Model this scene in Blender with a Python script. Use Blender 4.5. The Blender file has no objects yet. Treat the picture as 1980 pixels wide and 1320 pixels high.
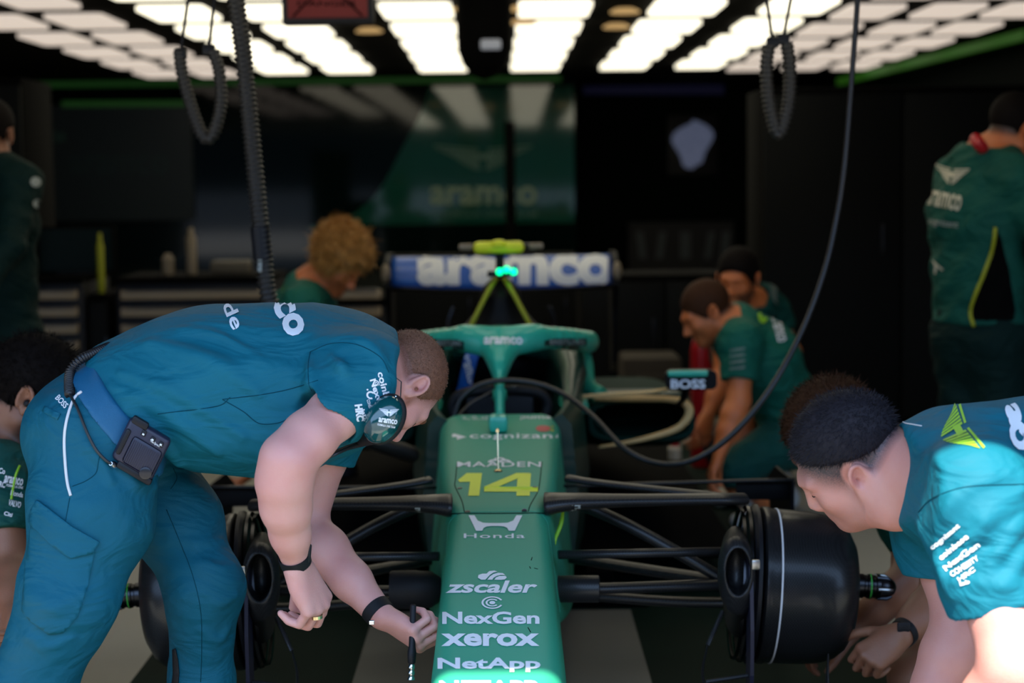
import bpy, bmesh, math, os, random
import numpy as np
from mathutils import Vector, Matrix, geometry
from mathutils.bvhtree import BVHTree

SC = bpy.context.scene
COL = SC.collection
PI = math.pi
rng = np.random.default_rng(7)
RM = float(os.environ.get('RESMUL', '1'))      # mesh resolution multiplier (1 = full detail)

# ------------------------------------------------------------------ camera, world, sun, exposure
FPX = 3354.0
CAMZ = 1.30
CAM = np.array([0.0, 0.0, CAMZ])
_yaw, _pit, _rol = math.atan(7 / FPX), math.atan(300 / FPX), math.radians(0.7)
_f = np.array([math.sin(_yaw) * math.cos(_pit), math.cos(_yaw) * math.cos(_pit), -math.sin(_pit)])
_r0 = np.cross(_f, [0, 0, 1.0]); _r0 /= np.linalg.norm(_r0)
_u0 = np.cross(_r0, _f)
CR = _r0 * math.cos(_rol) - _u0 * math.sin(_rol)
CU = _u0 * math.cos(_rol) + _r0 * math.sin(_rol)
CF = _f

def ray(px, py):
    v = CF * FPX + CR * (px - 990.0) - CU * (py - 660.0)
    return v / np.linalg.norm(v)

def at(px, py, d):
    """world point seen at photo pixel (px,py) at world depth y = d"""
    v = ray(px, py)
    return CAM + v * (d / v[1])

def at_z(px, py, z):
    v = ray(px, py)
    return CAM + v * ((z - CAMZ) / v[2])

cam = bpy.data.cameras.new('camera')
cam.sensor_width = 36.0
cam.lens = FPX * 36.0 / 1980.0
cam.clip_start = 0.05
cam.clip_end = 200
cam.dof.use_dof = True
cam.dof.focus_distance = 3.28
cam.dof.aperture_fstop = 2.9
camo = bpy.data.objects.new('camera', cam)
COL.objects.link(camo)
camo.matrix_world = Matrix(((CR[0], CU[0], -CF[0], CAM[0]), (CR[1], CU[1], -CF[1], CAM[1]),
                            (CR[2], CU[2], -CF[2], CAM[2]), (0, 0, 0, 1)))
SC.camera = camo

SC.view_settings.view_transform = 'Standard'
SC.view_settings.look = 'None'
SC.view_settings.exposure = 0.9
SC.view_settings.gamma = 1.0
SC.view_settings.use_curve_mapping = False

wd = bpy.data.worlds.new('daylight')
SC.world = wd
wd.use_nodes = True
bg = wd.node_tree.nodes['Background']
bg.inputs['Color'].default_value = (0.40, 0.62, 1.0, 1)
bg.inputs['Strength'].default_value = 1.9

sun = bpy.data.lights.new('sun', 'SUN')
sun.energy = 8.0
sun.color = (1.0, 0.93, 0.78)
sun.angle = math.radians(0.9)
suno = bpy.data.objects.new('sun', sun)
COL.objects.link(suno)
_sd = Vector((0.10, 0.58, -1.0))
suno.rotation_euler = _sd.to_track_quat('-Z', 'Y').to_euler()
suno.location = (0, -3, 8)
SC.cycles.caustics_reflective = False
SC.cycles.caustics_refractive = False

# ------------------------------------------------------------------ materials
def mat(name, col, rough=0.6, metal=0.0, coat=0.0, emit=None, estr=0.0, noise=0.0, nscale=20.0, bump=0.0, bscale=200.0,
        sss=0.0, sheen=0.0, spec=0.5, stretch=None, crease=0.0):
    m = bpy.data.materials.new(name)
    m.use_nodes = True
    nt = m.node_tree
    b = nt.nodes['Principled BSDF']
    b.inputs['Base Color'].default_value = (*col, 1)
    b.inputs['Roughness'].default_value = rough
    b.inputs['Metallic'].default_value = metal
    b.inputs['Coat Weight'].default_value = coat
    b.inputs['Coat Roughness'].default_value = 0.08
    b.inputs['Specular IOR Level'].default_value = spec
    if sheen:
        b.inputs['Sheen Weight'].default_value = sheen
        b.inputs['Sheen Roughness'].default_value = 0.4
    if emit:
        b.inputs['Emission Color'].default_value = (*emit, 1)
        b.inputs['Emission Strength'].default_value = estr
    if sss:
        b.inputs['Subsurface Weight'].default_value = sss
        b.inputs['Subsurface Radius'].default_value = (0.012, 0.004, 0.002)
        b.inputs['Subsurface Scale'].default_value = 1.0
    tc = nt.nodes.new('ShaderNodeTexCoord')
    if noise:
        n = nt.nodes.new('ShaderNodeTexNoise')
        n.inputs['Scale'].default_value = nscale
        n.inputs['Detail'].default_value = 4
        nt.links.new(tc.outputs['Object'], n.inputs['Vector'])
        mx = nt.nodes.new('ShaderNodeMix'); mx.data_type = 'RGBA'
        mx.inputs['A'].default_value = (*[max(0, c * (1 - noise)) for c in col], 1)
        mx.inputs['B'].default_value = (*[min(1, c * (1 + noise)) for c in col], 1)
        nt.links.new(n.outputs['Fac'], mx.inputs['Factor'])
        nt.links.new(mx.outputs['Result'], b.inputs['Base Color'])
    if bump:
        n2 = nt.nodes.new('ShaderNodeTexNoise')
        n2.inputs['Scale'].default_value = bscale
        n2.inputs['Detail'].default_value = 2
        if stretch:
            mp = nt.nodes.new('ShaderNodeMapping')
            mp.inputs['Scale'].default_value = stretch
            nt.links.new(tc.outputs['Object'], mp.inputs['Vector'])
            nt.links.new(mp.outputs['Vector'], n2.inputs['Vector'])
        else:
            nt.links.new(tc.outputs['Object'], n2.inputs['Vector'])
        bp = nt.nodes.new('ShaderNodeBump')
        bp.inputs['Strength'].default_value = bump
        bp.inputs['Distance'].default_value = 0.002
        nt.links.new(n2.outputs['Fac'], bp.inputs['Height'])
        nt.links.new(bp.outputs['Normal'], b.inputs['Normal'])
        if crease:
            mp2 = nt.nodes.new('ShaderNodeMapping')
            mp2.inputs['Rotation'].default_value = (0.3, 0.5, 0.6)
            mp2.inputs['Scale'].default_value = (1.0, 1.6, 2.4)
            nt.links.new(tc.outputs['Object'], mp2.inputs['Vector'])
            n3 = nt.nodes.new('ShaderNodeTexNoise')
            n3.inputs['Scale'].default_value = 5.5
            n3.inputs['Detail'].default_value = 2.5
            n3.inputs['Distortion'].default_value = 1.6
            nt.links.new(mp2.outputs['Vector'], n3.inputs['Vector'])
            b3 = nt.nodes.new('ShaderNodeBump')
            b3.inputs['Strength'].default_value = crease
            b3.inputs['Distance'].default_value = 0.05
            nt.links.new(n3.outputs['Fac'], b3.inputs['Height'])
            nt.links.new(b3.outputs['Normal'], bp.inputs['Normal'])
    return m

def skin_mat(name, col, hair, beard):
    """skin whose own colour is blotchy, with stubble where the mesh attributes say hair or beard grows"""
    m = mat(name, col, rough=0.48, sss=0.12, bump=0.25, bscale=350)
    nt = m.node_tree
    b = nt.nodes['Principled BSDF']
    tc = nt.nodes['Texture Coordinate']
    n = nt.nodes.new('ShaderNodeTexNoise')
    n.inputs['Scale'].default_value = 16
    n.inputs['Detail'].default_value = 5
    nt.links.new(tc.outputs['Object'], n.inputs['Vector'])
    mx = nt.nodes.new('ShaderNodeMix'); mx.data_type = 'RGBA'
    mx.inputs['A'].default_value = (col[0] * 0.92, col[1] * 0.76, col[2] * 0.74, 1)
    mx.inputs['B'].default_value = (min(1, col[0] * 1.06), min(1, col[1] * 1.2), min(1, col[2] * 1.2), 1)
    nt.links.new(n.outputs['Fac'], mx.inputs['Factor'])
    last = mx.outputs['Result']
    fine = nt.nodes.new('ShaderNodeTexNoise')
    fine.inputs['Scale'].default_value = 420
    nt.links.new(tc.outputs['Object'], fine.inputs['Vector'])
    for attr, colr in (('beard', beard), ('hair', hair)):
        a = nt.nodes.new('ShaderNodeAttribute'); a.attribute_name = attr
        mm = nt.nodes.new('ShaderNodeMath'); mm.operation = 'MULTIPLY_ADD'
        mm.inputs[1].default_value = 0.9; mm.inputs[2].default_value = -0.45
        nt.links.new(fine.outputs['Fac'], mm.inputs[0])
        md = nt.nodes.new('ShaderNodeMath'); md.operation = 'MULTIPLY_ADD'
        nt.links.new(a.outputs['Fac'], md.inputs[0])
        nt.links.new(mm.outputs[0], md.inputs[1])
        nt.links.new(a.outputs['Fac'], md.inputs[2])
        md.use_clamp = True
        m2 = nt.nodes.new('ShaderNodeMix'); m2.data_type = 'RGBA'
        nt.links.new(last, m2.inputs['A'])
        m2.inputs['B'].default_value = (*colr, 1)
        nt.links.new(md.outputs[0], m2.inputs['Factor'])
        last = m2.outputs['Result']
    nt.links.new(last, b.inputs['Base Color'])
    return m

def carbon_mat(name, base=0.012, rough=0.38):
    m = mat(name, (base, base, base * 1.1), rough=rough, coat=0.10, spec=0.3)
    nt = m.node_tree
    b = nt.nodes['Principled BSDF']
    tc = nt.nodes['Texture Coordinate']
    ck = nt.nodes.new('ShaderNodeTexChecker')
    ck.inputs['Scale'].default_value = 330
    ck.inputs['Color1'].default_value = (base * 0.6, base * 0.6, base * 0.7, 1)
    ck.inputs['Color2'].default_value = (base * 2.0, base * 2.0, base * 2.1, 1)
    nt.links.new(tc.outputs['Object'], ck.inputs['Vector'])
    nt.links.new(ck.outputs['Color'], b.inputs['Base Color'])
    return m

M = {}
M['teal'] = mat('teal_shirt_fabric', (0.004, 0.125, 0.180), rough=0.62, bump=0.35, bscale=900, noise=0.14, nscale=7, spec=0.18, crease=0.36)
M['tealpants'] = mat('teal_trouser_fabric', (0.004, 0.100, 0.155), rough=0.6, bump=0.35, bscale=900, noise=0.16, nscale=6, spec=0.18, crease=0.30)
M['green_cloth'] = mat('dark_green_fabric', (0.006, 0.115, 0.08), rough=0.7, bump=0.3, bscale=700, noise=0.15, nscale=8, spec=0.2, crease=0.6)
M['green_cloth2'] = mat('deep_green_fabric', (0.004, 0.065, 0.055), rough=0.7, bump=0.3, bscale=700, noise=0.15, nscale=8, spec=0.2, crease=0.6)
M['jacket_green'] = mat('green_jacket_fabric', (0.005, 0.080, 0.058), rough=0.7, bump=0.3, bscale=700, noise=0.15, nscale=8, spec=0.2, crease=0.5)
M['black_green_cloth'] = mat('black_green_fabric', (0.0012, 0.015, 0.013), rough=0.75, bump=0.3, bscale=700, spec=0.15, crease=0.5)
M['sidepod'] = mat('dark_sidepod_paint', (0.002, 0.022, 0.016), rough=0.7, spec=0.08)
M['navy_cloth'] = mat('dark_navy_fabric', (0.006, 0.012, 0.02), rough=0.7, bump=0.3, bscale=700)
M['belt'] = mat('blue_belt_webbing', (0.004, 0.105, 0.22), rough=0.5, bump=0.4, bscale=1200)
M['white_print'] = mat('white_print', (0.82, 0.84, 0.88), rough=0.5)
M['white_pipe'] = mat('white_piping', (0.7, 0.7, 0.72), rough=0.5)
M['lime_print'] = mat('lime_print', (0.30, 0.62, 0.03), rough=0.5)
M['grey_print'] = mat('grey_print', (0.30, 0.33, 0.31), rough=0.6)
M['seam'] = mat('dark_seam_thread', (0.002, 0.050, 0.075), rough=0.8, spec=0.1)
M['skin_pale'] = skin_mat('pale_skin', (0.68, 0.325, 0.285), (0.19, 0.080, 0.055), (0.26, 0.085, 0.040))
M['skin_mid'] = skin_mat('ruddy_skin', (0.62, 0.275, 0.225), (0.062, 0.043, 0.049), (0.30, 0.16, 0.14))
M['skin_shaded'] = skin_mat('shaded_skin', (0.30, 0.125, 0.070), (0.02, 0.012, 0.008), (0.05, 0.025, 0.015))  # skin darkened to stand in for shade on crew behind the others
M['skin_tan'] = skin_mat('tanned_skin', (0.62, 0.175, 0.055), (0.02, 0.012, 0.008), (0.05, 0.025, 0.015))
M['hair_red'] = mat('short_ginger_hair', (0.19, 0.080, 0.045), rough=0.65, noise=0.5, nscale=120, bump=0.6, bscale=300)
M['hair_dark'] = mat('dark_greying_hair', (0.017, 0.014, 0.018), rough=0.65, noise=0.5, nscale=90, bump=0.4, bscale=260, spec=.15)
M['hair_brown'] = mat('curly_brown_hair', (0.045, 0.016, 0.006), rough=0.7, noise=0.5, nscale=90, bump=0.4, bscale=260, spec=.15)
M['hair_black'] = mat('near_black_hair', (0.006, 0.004, 0.0035), rough=0.75, noise=0.5, nscale=90, bump=0.4, bscale=260, spec=.08)
M['hair_blond'] = mat('curly_blond_hair', (0.50, 0.24, 0.055), rough=0.55, noise=0.45, nscale=60, bump=0.6, bscale=200)
M['black_rubber'] = mat('black_rubber', (0.010, 0.010, 0.012), rough=0.55, bump=0.2, bscale=300, spec=0.25)
M['black_plastic'] = mat('black_plastic', (0.010, 0.010, 0.013), rough=0.45, spec=0.25)
M['navy_plastic'] = mat('navy_plastic', (0.014, 0.014, 0.035), rough=0.42)
M['chrome'] = mat('chrome', (0.7, 0.7, 0.72), rough=0.15, metal=1.0)
M['gold'] = mat('gold', (0.75, 0.6, 0.35), rough=0.25, metal=1.0)
M['green_paint'] = mat('racing_green_paint', (0.026, 0.315, 0.195), rough=0.5, metal=0.0, coat=0.0, noise=0.06, nscale=4, spec=0.3)
M['mint_paint'] = mat('mint_green_paint', (0.03, 0.42, 0.29), rough=0.32, coat=0.3, spec=0.4)
M['dgreen_paint'] = mat('dark_green_paint', (0.003, 0.035, 0.027), rough=0.4, coat=0.12, spec=0.25)
M['blue_paint'] = mat('wing_blue_paint', (0.005, 0.10, 0.50), rough=0.4, coat=0.3)
M['yellow_paint'] = mat('fluorescent_yellow_paint', (0.75, 0.80, 0.02), rough=0.45)
M['number_yellow'] = mat('number_yellow', (0.80, 0.88, 0.03), rough=0.45)
M['dim_yellow'] = mat('lime_yellow_trim', (0.34, 0.36, 0.01), rough=0.5)
M['carbon'] = carbon_mat('carbon_fibre')
M['carbon_drum'] = carbon_mat('worn_carbon_drum', 0.010, 0.33)
M['black_paint'] = mat('black_paint', (0.003, 0.003, 0.004), rough=0.5, spec=0.15)
M['black_matte'] = mat('matte_black', (0.0018, 0.0018, 0.0018), rough=0.9, spec=0.06)
M['steel'] = mat('brushed_steel', (0.45, 0.44, 0.42), rough=0.35, metal=1.0)
M['dark_metal'] = mat('dark_metal', (0.05, 0.05, 0.055), rough=0.3, metal=1.0)
M['tan_rim'] = mat('bare_inlet_lip', (0.62, 0.40, 0.16), rough=0.45)
M['green_led'] = mat('green_led', (0, 0.3, 0.15), emit=(0.0, 1.0, 0.35), estr=1.4)
M['panel_warm'] = mat('light_diffuser', (0.8, 0.8, 0.8), emit=(1.0, 0.92, 0.70), estr=1.05)
M['panel_dim'] = mat('dim_light_diffuser', (0.7, 0.7, 0.7), emit=(0.95, 0.80, 0.68), estr=.38)
M['spot_amber'] = mat('amber_lamp', (0.5, 0.4, 0.2), emit=(0.9, 0.55, 0.22), estr=.28)
M['strip_green'] = mat('green_led_strip', (0.02, 0.1, 0.02), emit=(0.06, 0.30, 0.05), estr=0.028)
M['strip_lime'] = mat('lime_led_strip', (0.02, 0.1, 0.02), emit=(0.10, 0.42, 0.03), estr=.055)
M['red_face'] = mat('dark_red_face', (0.10, 0.002, 0.002), rough=0.5, emit=(0.3, 0.0, 0.0), estr=0.04)
M['red_paint'] = mat('red_paint', (0.45, 0.008, 0.015), rough=0.35)
M['cream'] = mat('cream_drawer_front', (0.36, 0.28, 0.19), rough=0.5)
M['beige'] = mat('beige_plastic', (0.24, 0.19, 0.13), rough=0.5)

# ------------------------------------------------------------------ mesh helpers
def link(o, parent=None):
    COL.objects.link(o)
    if parent is not None:
        o.parent = parent
        o.matrix_parent_inverse = Matrix.Translation(-Vector(parent.location)) if parent.type == 'EMPTY' else Matrix.Identity(4)
    return o

def mk(name, V, F, m, parent=None, smooth=True, attrs=None):
    """one mesh object from numpy vertices and a list of face index arrays (n x 3 or n x 4) or python lists"""
    me = bpy.data.meshes.new(name)
    V = np.asarray(V, dtype=np.float32)
    if isinstance(F, np.ndarray):
        F = [F]
    if len(F) and isinstance(F[0], np.ndarray):
        nl = sum(f.size for f in F); nf = sum(len(f) for f in F)
        me.vertices.add(len(V)); me.vertices.foreach_set('co', V.ravel())
        me.loops.add(nl); me.polygons.add(nf)
        me.loops.foreach_set('vertex_index', np.concatenate([f.ravel() for f in F]).astype(np.int32))
        ls = []; s = 0
        for f in F:
            ls.append(s + np.arange(len(f)) * f.shape[1]); s += f.size
        me.polygons.foreach_set('loop_start', np.concatenate(ls).astype(np.int32))
        me.update(calc_edges=True)
        me.validate()
    else:
        me.from_pydata([tuple(map(float, v)) for v in V], [], [tuple(map(int, f)) for f in F])
        me.update()
    if smooth:
        me.polygons.foreach_set('use_smooth', np.ones(len(me.polygons), dtype=bool))
    if attrs:
        for k, a in attrs.items():
            at_ = me.attributes.new(k, 'FLOAT', 'POINT')
            at_.data.foreach_set('value', np.asarray(a, dtype=np.float32))
    me.materials.append(m)
    o = bpy.data.objects.new(name, me)
    return link(o, parent)

def thing(name, label, cat, loc=(0, 0, 0), group=None):
    o = bpy.data.objects.new(name, None)
    o.empty_display_size = 0.1
    COL.objects.link(o)
    o.location = [float(c) for c in loc]
    return tag(o, label, cat, group)

def tag(o, label, cat, group=None, kind=None):
    o['label'] = label
    o['category'] = cat
    if group: o['group'] = group
    if kind: o['kind'] = kind
    return o

def struct(o):
    o['kind'] = 'structure'
    return o

class MB:
    """collects shapes for ONE mesh"""
    def __init__(s):
        s.V = []; s.F = []; s.n = 0
    def add(s, V, F):
        V = np.asarray(V, float)
        s.V.append(V)
        for f in F:
            s.F.append([int(i) + s.n for i in f])
        s.n += len(V)
        return s
    def box(s, c, size, bevel=0.0, rot=None, seg=2):
        bm = bmesh.new()
        bmesh.ops.create_cube(bm, size=1.0)
        bmesh.ops.scale(bm, vec=size, verts=bm.verts)
        if bevel > 0:
            bmesh.ops.bevel(bm, geom=list(bm.edges), offset=bevel, segments=seg, profile=0.5, affect='EDGES')
        V = np.array([v.co[:] for v in bm.verts]); F = [[v.index for v in f.verts] for f in bm.faces]
        bm.free()
        if rot is not None:
            V = V @ np.asarray(rot, float).T
        return s.add(V + np.asarray(c, float), F)
    def tube(s, pts, r, n=12, res=0, cap=True, sy=1.0):
        V, F = tube(pts, r, n, res, cap, sy)
        return s.add(V, F)
    def lathe(s, c, axis, prof, n=40, cap=True):
        V, F = lathe(c, axis, prof, n, cap)
        return s.add(V, F)
    def ball(s, c, r, n=16, m=10):
        prof = [(-math.cos(PI * i / m), max(1e-4, math.sin(PI * i / m))) for i in range(m + 1)]
        r = np.broadcast_to(np.asarray(r, float), (3,))
        V, F = lathe((0, 0, 0), (0, 0, 1), prof, n, True)
        return s.add(V * r + np.asarray(c, float), F)
    def build(s, name, m, parent=None, smooth=True):
        V = np.concatenate(s.V)
        o = mk(name, V, s.F, m, parent, smooth)
        if smooth:
            autosmooth(o)
        return o

def autosmooth(o, ang=40):
    me = o.data
    bm = bmesh.new(); bm.from_mesh(me)
    ca = math.radians(ang)
    for e in bm.edges:
        if len(e.link_faces) == 2:
            e.smooth = e.calc_face_angle(0) < ca
    bm.to_mesh(me); bm.free()

def nrm(v):
    v = np.asarray(v, float)
    return v / (np.linalg.norm(v) + 1e-12)

def catmull(P, k):
    P = np.asarray(P, float)
    if k <= 1 or len(P) < 3: return P
    Q = np.vstack([2 * P[0] - P[1], P, 2 * P[-1] - P[-2]])
    out = []
    for i in range(len(P) - 1):
        p0, p1, p2, p3 = Q[i], Q[i + 1], Q[i + 2], Q[i + 3]
        for j in range(k):
            t = j / k
            out.append(0.5 * ((2 * p1) + (-p0 + p2) * t + (2 * p0 - 5 * p1 + 4 * p2 - p3) * t * t + (-p0 + 3 * p1 - 3 * p2 + p3) * t ** 3))
    out.append(P[-1])
    return np.array(out)

def tube(pts, r, n=12, res=0, cap=True, sy=1.0, up=None):
    P = np.asarray(pts, float)
    R = np.full(len(P), r) if np.isscalar(r) else np.asarray(r, float)
    if res > 1:
        PR = catmull(np.column_stack([P, R]), res)
        P, R = PR[:, :3], PR[:, 3]
    m = len(P)
    T = np.gradient(P, axis=0)
    T /= np.linalg.norm(T, axis=1)[:, None] + 1e-12
    a = np.array([0, 0, 1.0]) if up is None else np.asarray(up, float)
    if abs(T[0] @ a) > 0.9: a = np.array([1.0, 0, 0])
    N = nrm(a - T[0] * (a @ T[0]))
    V = []
    an = np.arange(n) * 2 * PI / n
    for i in range(m):
        N = nrm(N - T[i] * (N @ T[i]))
        B = np.cross(T[i], N)
        V.append(P[i] + R[i] * (np.cos(an)[:, None] * N * sy + np.sin(an)[:, None] * B))
    V = np.concatenate(V)
    F = []
    for i in range(m - 1):
        for j in range(n):
            k = (j + 1) % n
            F.append([i * n + j, i * n + k, (i + 1) * n + k, (i + 1) * n + j])
    if cap:
        F.append([j for j in range(n)][::-1]); F.append([(m - 1) * n + j for j in range(n)])
    return V, F

def lathe(c, axis, prof, n=40, cap=True):
    """prof: list of (distance along axis, radius)"""
    ax = nrm(axis)
    a = np.array([0, 0, 1.0]) if abs(ax[2]) < 0.9 else np.array([1.0, 0, 0])
    N = nrm(np.cross(a, ax)); B = np.cross(ax, N)
    an = np.arange(n) * 2 * PI / n
    V = np.concatenate([np.asarray(c, float) + ax * t + r * (np.cos(an)[:, None] * N + np.sin(an)[:, None] * B) for t, r in prof])
    F = []
    m = len(prof)
    for i in range(m - 1):
        for j in range(n):
            k = (j + 1) % n
            F.append([i * n + j, i * n + k, (i + 1) * n + k, (i + 1) * n + j])
    if cap:
        F.append([j for j in range(n)][::-1]); F.append([(m - 1) * n + j for j in range(n)])
    return V, F

def loft(secs, cap=True):
    """secs: list of (k x 3) rings"""
    k = len(secs[0]); m = len(secs)
    V = np.concatenate(secs); F = []
    for i in range(m - 1):
        for j in range(k):
            l = (j + 1) % k
            F.append([i * k + j, i * k + l, (i + 1) * k + l, (i + 1) * k + j])
    if cap:
        F.append(list(range(k))[::-1]); F.append([(m - 1) * k + j for j in range(k)])
    return V, F

def rrect(hw, z0, z1, r, rb=None, n=6, shrink_top=0.0):
    """rounded rectangle ring in (x,z), starting bottom-left, counter-clockwise"""
    rb = r if rb is None else rb
    pts = []
    def arc(cx, cz, rad, a0, a1):
        for i in range(n + 1):
            a = a0 + (a1 - a0) * i / n
            pts.append((cx + rad * math.cos(a), cz + rad * math.sin(a)))
    ht = hw - shrink_top
    arc(hw - rb, z0 + rb, rb, -PI / 2, 0)
    arc(ht - r, z1 - r, r, 0, PI / 2)
    arc(-ht + r, z1 - r, r, PI / 2, PI)
    arc(-hw + rb, z0 + rb, rb, PI, 1.5 * PI)
    return np.array(pts)

def bvh_of(*objs):
    V = []; F = []; n = 0
    for o in objs:
        me = o.data
        mw = o.matrix_world if o.parent is None else Matrix.Identity(4)
        v = np.empty(len(me.vertices) * 3, dtype=np.float32); me.vertices.foreach_get('co', v)
        V.append(v.reshape(-1, 3))
        F += [[i + n for i in p.vertices] for p in me.polygons]
        n += len(me.vertices)
    V = np.concatenate(V)
    return BVHTree.FromPolygons([tuple(map(float, q)) for q in V], F)

# ------------------------------------------------------------------ lettering and emblems, laid onto the surface they are printed on
def text_shape(txt, bold=0.0, shear=0.0, spacing=1.0):
    cu = bpy.data.curves.new('lettering', 'FONT')
    cu.body = txt
    cu.offset = bold
    cu.shear = shear
    cu.space_character = spacing
    cu.resolution_u = 3
    o = bpy.data.objects.new('lettering', cu)
    COL.objects.link(o)
    dg = bpy.context.evaluated_depsgraph_get()
    me = bpy.data.meshes.new_from_object(o.evaluated_get(dg))
    V = np.array([v.co[:2] for v in me.vertices]); F = [list(p.vertices) for p in me.polygons]
    bpy.data.objects.remove(o); bpy.data.curves.remove(cu); bpy.data.meshes.remove(me)
    return V, F

def polys_shape(polys):
    V = []; F = []
    for p in polys:
        n = len(V)
        tr = geometry.tessellate_polygon([[Vector((x, y, 0)) for x, y in p]])
        V += [tuple(q) for q in p]
        F += [[i + n for i in t] for t in tr]
    return np.array(V, float), F

def slice2d(V, F, step):
    bm = bmesh.new()
    vs = [bm.verts.new((x, y, 0)) for x, y in V]
    for f in F:
        try: bm.faces.new([vs[i] for i in f])
        except ValueError: pass
    lo, hi = V.min(0), V.max(0)
    for ax in (0, 1):
        k = int((hi[ax] - lo[ax]) / step)
        for i in range(1, k + 1):
            co = [0, 0, 0]; no = [0, 0, 0]
            co[ax] = lo[ax] + i * (hi[ax] - lo[ax]) / (k + 1); no[ax] = 1
            bmesh.ops.bisect_plane(bm, geom=bm.verts[:] + bm.edges[:] + bm.faces[:], plane_co=co, plane_no=no)
    bm.verts.index_update()
    V2 = np.array([v.co[:2] for v in bm.verts]); F2 = [[v.index for v in f.verts] for f in bm.faces]
    bm.free()
    return V2, F2

def print_px(name, shape, box, bvh, m, parent, rot=0.0, off=0.0015, step=9.0, thick=0.0, near=0.0, far=60.0, shear=0.0):
    """lay a flat shape on a surface: box = (x0,y0,x1,y1), where it sits in the photo; rot degrees (counter-clockwise).
    The print is a thin layer that follows the surface it is printed on."""
    V, F = shape
    lo, hi = V.min(0), V.max(0)
    w, h = box[2] - box[0], box[3] - box[1]
    Q = (V - lo) / (hi - lo)
    P = np.column_stack([(Q[:, 0] - 0.5) * w + shear * (Q[:, 1] - .5) * h, (0.5 - Q[:, 1]) * h])
    P, F = slice2d(P, F, step)
    a = -math.radians(rot)
    P = P @ np.array([[math.cos(a), math.sin(a)], [-math.sin(a), math.cos(a)]])
    P = P + [(box[0] + box[2]) / 2, (box[1] + box[3]) / 2]
    return drop_px(name, P, F, bvh, m, parent, off, thick, near, far)

def drop_px(name, P, F, bvh, m, parent, off=0.0015, thick=0.0, near=0.0, far=60.0):
    W = []; ok = []
    for x, y in P:
        d = ray(x, y)
        o0 = CAM + d * near
        hit = bvh.ray_cast(Vector(o0), Vector(d), far)
        if hit[0] is None:
            W.append((0, 0, 0)); ok.append(False)
        else:
            n = np.array(hit[1]);
            if n @ d > 0: n = -n
            W.append(np.array(hit[0]) + n * off); ok.append(True)
    W = np.array(W); ok = np.array(ok)
    dist = np.linalg.norm(W - CAM, axis=1)
    G = []
    for f in F:
        if all(ok[i] for i in f) and max(dist[i] for i in f) - min(dist[i] for i in f) < 0.06:
            G.append(f)
    if not G:
        return None
    used = sorted({i for f in G for i in f}); mp = {j: i for i, j in enumerate(used)}
    W = W[used]; G = [[mp[i] for i in f] for f in G]
    # orient towards the viewer side
    f0 = G[0]; nn = np.cross(W[f0[1]] - W[f0[0]], W[f0[2]] - W[f0[0]])
    if nn @ (W[f0[0]] - CAM) > 0: G = [f[::-1] for f in G]
    o = mk(name, W, G, m, parent, True)
    if thick:
        md = o.modifiers.new('thickness', 'SOLIDIFY'); md.thickness = thick; md.offset = 1.0
    return o

def line_px(name, pts, bvh, m, parent, r=0.0015, off=0.0, k=6, near=0.0, ends=None):
    P = catmull(np.array(pts, float), k)
    W = []
    for x, y in P:
        d = ray(x, y)
        hit = bvh.ray_cast(Vector(CAM + d * near), Vector(d), 60)
        if hit[0] is not None:
            n = np.array(hit[1])
            if n @ d > 0: n = -n
            p = np.array(hit[0]) + n * off
            if not W or np.linalg.norm(p - W[-1]) < 0.12: W.append(p)
    if len(W) < 2: return None
    V, F = tube(W, r, 6, 0, True)
    return mk(name, V, F, m, parent, True)

def wing_emblem(feathers=7, outline=True):
    """winged emblem: two fanned wings about a small plate"""
    polys = []
    for s in (-1, 1):
        for i in range(feathers):
            t0 = i / feathers; t1 = (i + 0.72) / feathers
            def top(t): return (s * (0.12 + 0.88 * t), 0.26 + 0.10 * t)
            def bot(t): return (s * (0.06 + 0.60 * t), -0.34 + 0.50 * t ** 1.4)
            p = [top(t0), top(t1), bot(t1), bot(t0)]
            polys.append(p if s > 0 else p[::-1])
        p = [(s * 0.10, 0.30), (s * 1.02, 0.42), (s * 1.0, 0.48), (s * 0.10, 0.36)]
        polys.append(p if s > 0 else p[::-1])
    polys.append([(-0.2, 0.02), (0.2, 0.02), (0.2, 0.2), (-0.2, 0.2)])
    return polys_shape(polys)

def ring_poly(r0, r1, a0, a1, n=24, cx=0, cy=0, sx=1):
    A = [math.radians(a0 + (a1 - a0) * i / n) for i in range(n + 1)]
    return [(cx + sx * r1 * math.cos(a), cy + r1 * math.sin(a)) for a in A] + [(cx + sx * r0 * math.cos(a), cy + r0 * math.sin(a)) for a in A[::-1]]
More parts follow.
